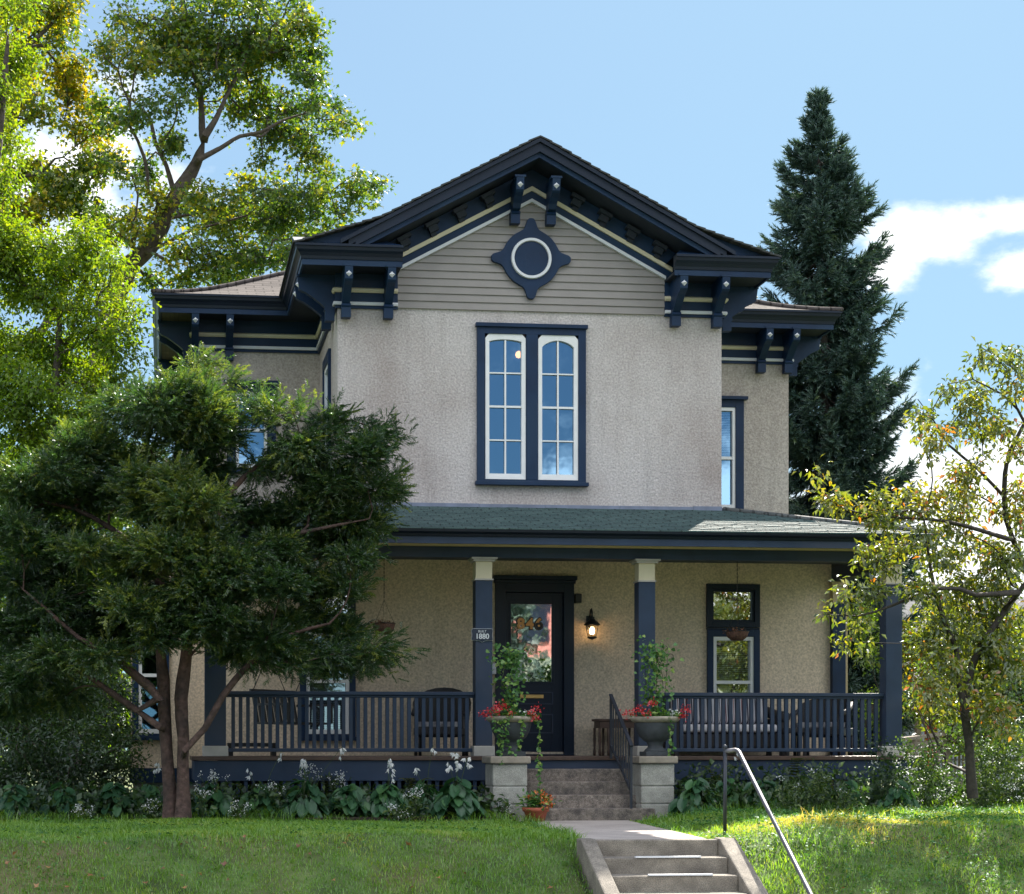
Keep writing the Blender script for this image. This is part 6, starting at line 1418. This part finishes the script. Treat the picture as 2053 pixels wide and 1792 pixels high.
# ------------------------------------------------------------------ neighbours
FY = 25.5; a = P(1806, 1482, FY); b = P(1965, 1462, 29.0); fe = thing('wooden_fence', (a.x, FY, 0), 'weathered wooden picket railing beyond the right corner of the porch', 'fence')
m = MB(); m.bar(a, b, .12, .05); m.build('top_rail', M['fence_wood'], fe); m = MB(); m.bar(a-Vector((0, 0, .12)), b-Vector((0, 0, .12)), .04, .09); m.build('rail', M['fence_wood'], fe); m = MB(); m.bar(a-Vector((0, 0, .82)), b-Vector((0, 0, .82)), .04, .09); m.build('rail', M['fence_wood'], fe)
for k in range(19):
    p = a.lerp(b, (k+.5)/19)
    if k % 8 == 2: m = MB(); m.bar(Vector((p.x, p.y, -.05)), p, .1, .1); m.build('post', M['fence_wood'], fe)
    else: m = MB(); m.bar(p-Vector((0, 0, .9)), p-Vector((0, 0, .06)), .03, .025); m.build('picket', M['fence_wood'], fe)
rp = P(1858, 1440, 30); rd = thing('playset', (rp.x, 30, 0), 'red painted post and board of a playset behind the wooden fence', 'playset')
m = MB(); m.box(rp.x-.02, rp.x+.16, 29.95, 30.05, 0, rp.z+.1); m.build('post', M['red_paint'], rd); m = MB(); m.box(rp.x-.22, rp.x+.12, 29.9, 30.1, rp.z+.1, rp.z+.24); m.build('board', M['red_paint'], rd); m = MB(); m.box(rp.x-.2, rp.x-.12, 29.95, 30.05, 0, rp.z+.1); m.build('post', M['fence_wood'], rd)
def simple_house(name, label, x0, x1, y0, y1, h, rz, wall, roof, front=-1):
    t = thing(name, ((x0+x1)/2, (y0+y1)/2, -.9 if y0 < 0 else 0), label, 'house'); zb = -1 if y0 < 0 else -.1
    m = MB(); m.box(x0, x1, y0, y1, zb, h)
    z = zb+.3; yf = y0 if front < 0 else y1
    m.build('wall', M[wall], t); m = MB()
    while z < h: m.box(x0+.01, x1-.01, min(yf, yf+front*.03), max(yf, yf+front*.03), z, z+.012); z += .2
    m.build('clapboard_edges', M['soffit'] if wall != 'pink_siding' else M['pink_siding'], t)
    m = MB(); ym = (y0+y1)/2
    m.add([(x0-.4, y0-.4, h-.1), (x1+.4, y0-.4, h-.1), (x1+.4, ym, rz), (x0-.4, ym, rz), (x0-.4, y1+.4, h-.1), (x1+.4, y1+.4, h-.1)], [(0, 1, 2, 3), (3, 2, 5, 4), (0, 3, 4), (1, 5, 2), (0, 4, 5, 1)]); m.build('roof', M[roof], t)
    return t
g1 = P(1850, 1240, 42).x
simple_house('neighbour_house', 'grey neighbouring house half hidden behind the crab apple', g1, g1+6, 42, 50, 2.6, P(1900, 1195, 46).z, 'grey_siding', 'grey_roof')
ph = simple_house('street_house', 'pink clapboard house with pale green porch roof, mirrored in the door glass', 8.5, 20.5, -30, -21, 7.2, 10.5, 'pink_siding', 'grey_roof', 1)
m = MB(); m.add([(9, -20.98, 4.5), (20, -20.98, 4.5), (20, -18, 3.1), (9, -18, 3.1), (9, -18, 2.95), (20, -18, 2.95), (20, -20.98, 2.95), (9, -20.98, 2.95)], [(0, 3, 2, 1), (3, 4, 5, 2), (4, 7, 6, 5), (0, 7, 4, 3), (1, 2, 5, 6)]); m.build('porch_roof', M['green_roof'], ph)
for x in (9.3, 12.8, 16.3, 19.7): m = MB(); m.box(x-.12, x+.12, -18.3, -18.06, -1, 2.96); m.build('porch_post', M['white'], ph)
for x in (10.2, 13.9, 17.7): m = MB(); m.box(x, x+1.1, -20.96, -20.9, 5.0, 6.6); m.build('window', M['navy_door'], ph)
def street_tree(x, y, h, r, label, mat, ev=False):
    t = [([Vector((x, y, -1.0)), Vector((x+.1, y, h*.3)), Vector((x, y+.1, h*.7))], [.2, .15, .05])]
    n = 170; q = rdir(n)*RNG.random((n, 1))**.4
    if ev: zz = RNG.random(n)**1.2; A = np.stack([x+q[:, 0]*r*(1-zz), y+q[:, 1]*r*(1-zz), .6+zz*(h-.6)], 1)
    else: A = np.array([x, y, h*.62])+q*np.array([r, r, h*.38])
    tree('street_tree', label, t, A, dict(spread=.34, axis_bias=(0, .1, -.4), up_bias=(0, .3, .8), size=(.2, .4), tpl=leaf_quad(.6), tintf=clump_tint(.1, .8, .7, int(x*3) % 50)), mat, 'bark', .12, per_tip=12, tip=.015, step=.5)
street_tree(12.3, -15.5, 9.5, 1.9, 'dark spruce in front of the pink house across the street', 'spruce', True)
street_tree(24.5, -15, 9, 3.6, 'rounded green tree across the street beyond the pink house', 'green_leaf'); street_tree(31, -17, 10, 4, 'broad green tree furthest along across the street', 'green_leaf')
street_tree(1.5, -17, 9, 3.2, 'green tree across the street facing the walk', 'green_leaf'); street_tree(-8, -15, 10, 4, 'large green tree across the street opposite the yew', 'maple'); street_tree(19.5, -12.5, 6.5, 2.3, 'small green tree near the kerb by the pink house', 'crab')
# ------------------------------------------------------------------ camera, sun, sky
cam = bpy.data.cameras.new('camera'); co = bpy.data.objects.new('camera', cam); COL.objects.link(co); SC.camera = co
co.location = (0, 0, CZ); co.rotation_euler = (math.pi/2, 0, -PSI)
cam.sensor_fit = 'HORIZONTAL'; cam.sensor_width = 36; cam.lens = F/2053*36; cam.shift_x = (1026.5-PCX)/2053; cam.shift_y = (YH-896)/2053; cam.clip_end = 3000
SD = Vector((1.69, 3.42, 3.62)).normalized(); ELEV = math.asin(SD.z); AZ = math.atan2(SD.x, SD.y)
sl_ = bpy.data.lights.new('sun', 'SUN'); sl_.energy = 4.8; sl_.angle = R(.53); sl_.color = (1, .93, .82); so_ = bpy.data.objects.new('sun', sl_); COL.objects.link(so_); so_.rotation_euler = SD.to_track_quat('Z', 'Y').to_euler(); so_.location = SD*60
w = bpy.data.worlds.new('World'); SC.world = w; w.use_nodes = True; nt = w.node_tree; nt.nodes.clear(); L = nt.links
out = N(nt, 'ShaderNodeOutputWorld'); bg = N(nt, 'ShaderNodeBackground'); bg.inputs[1].default_value = .056; L.new(bg.outputs[0], out.inputs[0])
sky = N(nt, 'ShaderNodeTexSky'); sky.sky_type = 'NISHITA'; sky.sun_disc = False; sky.sun_elevation = ELEV; sky.sun_rotation = AZ; sky.altitude = 250; sky.air_density = 1.0; sky.dust_density = .6; sky.ozone_density = 1.6
tcw = N(nt, 'ShaderNodeTexCoord'); nz = N(nt, 'ShaderNodeTexNoise'); nz.inputs['Scale'].default_value = 15; nz.inputs['Detail'].default_value = 9; nz.inputs['Roughness'].default_value = .58
mpw = N(nt, 'ShaderNodeMapping'); mpw.inputs['Scale'].default_value = (1, 1, 1.8); L.new(tcw.outputs['Generated'], mpw.inputs[0]); L.new(mpw.outputs[0], nz.inputs['Vector'])
def sdir(px, py): v = P(px, py, 100)-Vector((0, 0, CZ)); return v.normalized()
cl_ = [(sdir(1850, 468), 21, 54), (sdir(1950, 450), 30, 66), (sdir(2035, 428), 22, 62), (sdir(1760, 548), 40, 60), (sdir(1990, 1090), 5.5, 11), (sdir(1900, 1180), 6, 12), (sdir(1850, 960), 15, 28), (sdir(2045, 530), 40, 50), (sdir(130, 330), 13, 22),
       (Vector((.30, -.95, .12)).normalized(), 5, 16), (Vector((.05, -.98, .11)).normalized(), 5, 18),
       (Vector((.15, -.58, .80)).normalized(), 1.4, 2.2), (Vector((-.7, -.5, .5)).normalized(), 1.4, 2.2), (Vector((.85, -.5, .4)).normalized(), 1.4, 2.2), (Vector((0, -.45, .9)).normalized(), 1.6, 1.6), (Vector((-.95, -.1, .35)).normalized(), 2, 3)]  # unseen clouds behind the camera, added as fill light for the facade
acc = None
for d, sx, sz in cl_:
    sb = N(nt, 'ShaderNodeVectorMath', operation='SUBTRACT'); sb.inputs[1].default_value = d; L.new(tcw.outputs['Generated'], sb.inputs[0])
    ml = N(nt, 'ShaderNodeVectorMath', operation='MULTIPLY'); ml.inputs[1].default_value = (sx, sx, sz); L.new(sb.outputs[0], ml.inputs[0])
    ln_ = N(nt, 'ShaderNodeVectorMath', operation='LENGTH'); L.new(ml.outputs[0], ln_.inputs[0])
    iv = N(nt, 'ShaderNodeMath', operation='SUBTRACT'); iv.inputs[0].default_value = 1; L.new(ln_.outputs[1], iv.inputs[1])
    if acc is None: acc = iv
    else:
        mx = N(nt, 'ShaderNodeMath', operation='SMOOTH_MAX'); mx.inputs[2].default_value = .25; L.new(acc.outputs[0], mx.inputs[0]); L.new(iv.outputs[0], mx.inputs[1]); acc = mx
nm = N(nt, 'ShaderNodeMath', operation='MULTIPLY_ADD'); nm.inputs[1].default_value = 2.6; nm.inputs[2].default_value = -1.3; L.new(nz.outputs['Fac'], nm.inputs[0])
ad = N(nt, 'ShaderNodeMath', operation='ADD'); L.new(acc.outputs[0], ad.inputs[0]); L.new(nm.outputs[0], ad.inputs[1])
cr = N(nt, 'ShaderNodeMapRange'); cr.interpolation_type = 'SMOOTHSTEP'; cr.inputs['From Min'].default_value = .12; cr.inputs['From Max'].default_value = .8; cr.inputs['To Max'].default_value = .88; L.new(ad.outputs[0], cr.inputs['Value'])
cm = N(nt, 'ShaderNodeMix', data_type='RGBA'); spw = N(nt, 'ShaderNodeSeparateXYZ'); L.new(tcw.outputs['Generated'], spw.inputs[0])
cb_ = N(nt, 'ShaderNodeMapRange'); cb_.inputs['From Min'].default_value = .2; cb_.inputs['From Max'].default_value = -.4; cb_.inputs['To Min'].default_value = 9; cb_.inputs['To Max'].default_value = 19  # clouds get brighter towards the rear, to strengthen the added facade fill
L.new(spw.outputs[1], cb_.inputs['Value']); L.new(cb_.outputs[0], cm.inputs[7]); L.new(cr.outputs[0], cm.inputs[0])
# soften the glare round the sun: each channel c -> a*c/(1+k*c)
sx3 = N(nt, 'ShaderNodeSeparateColor'); L.new(sky.outputs[0], sx3.inputs[0]); cc3 = N(nt, 'ShaderNodeCombineColor')
for ch, (a_, k_) in enumerate(((1.88, .568), (1.60, .256), (1.761, .217))):
    m1 = N(nt, 'ShaderNodeMath', operation='MULTIPLY_ADD'); m1.inputs[1].default_value = k_; m1.inputs[2].default_value = 1; L.new(sx3.outputs[ch], m1.inputs[0])
    m2 = N(nt, 'ShaderNodeMath', operation='MULTIPLY'); m2.inputs[1].default_value = a_; L.new(sx3.outputs[ch], m2.inputs[0])
    m3 = N(nt, 'ShaderNodeMath', operation='DIVIDE'); L.new(m2.outputs[0], m3.inputs[0]); L.new(m1.outputs[0], m3.inputs[1]); L.new(m3.outputs[0], cc3.inputs[ch])
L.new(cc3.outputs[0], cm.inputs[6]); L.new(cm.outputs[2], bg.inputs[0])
vs = SC.view_settings; vs.view_transform = 'Standard'; vs.look = 'None'; vs.gamma = 1; vs.use_curve_mapping = False; vs.exposure = 1.75
SC.cycles.max_bounces = 8; SC.cycles.transparent_max_bounces = 16; SC.cycles.use_denoising = True
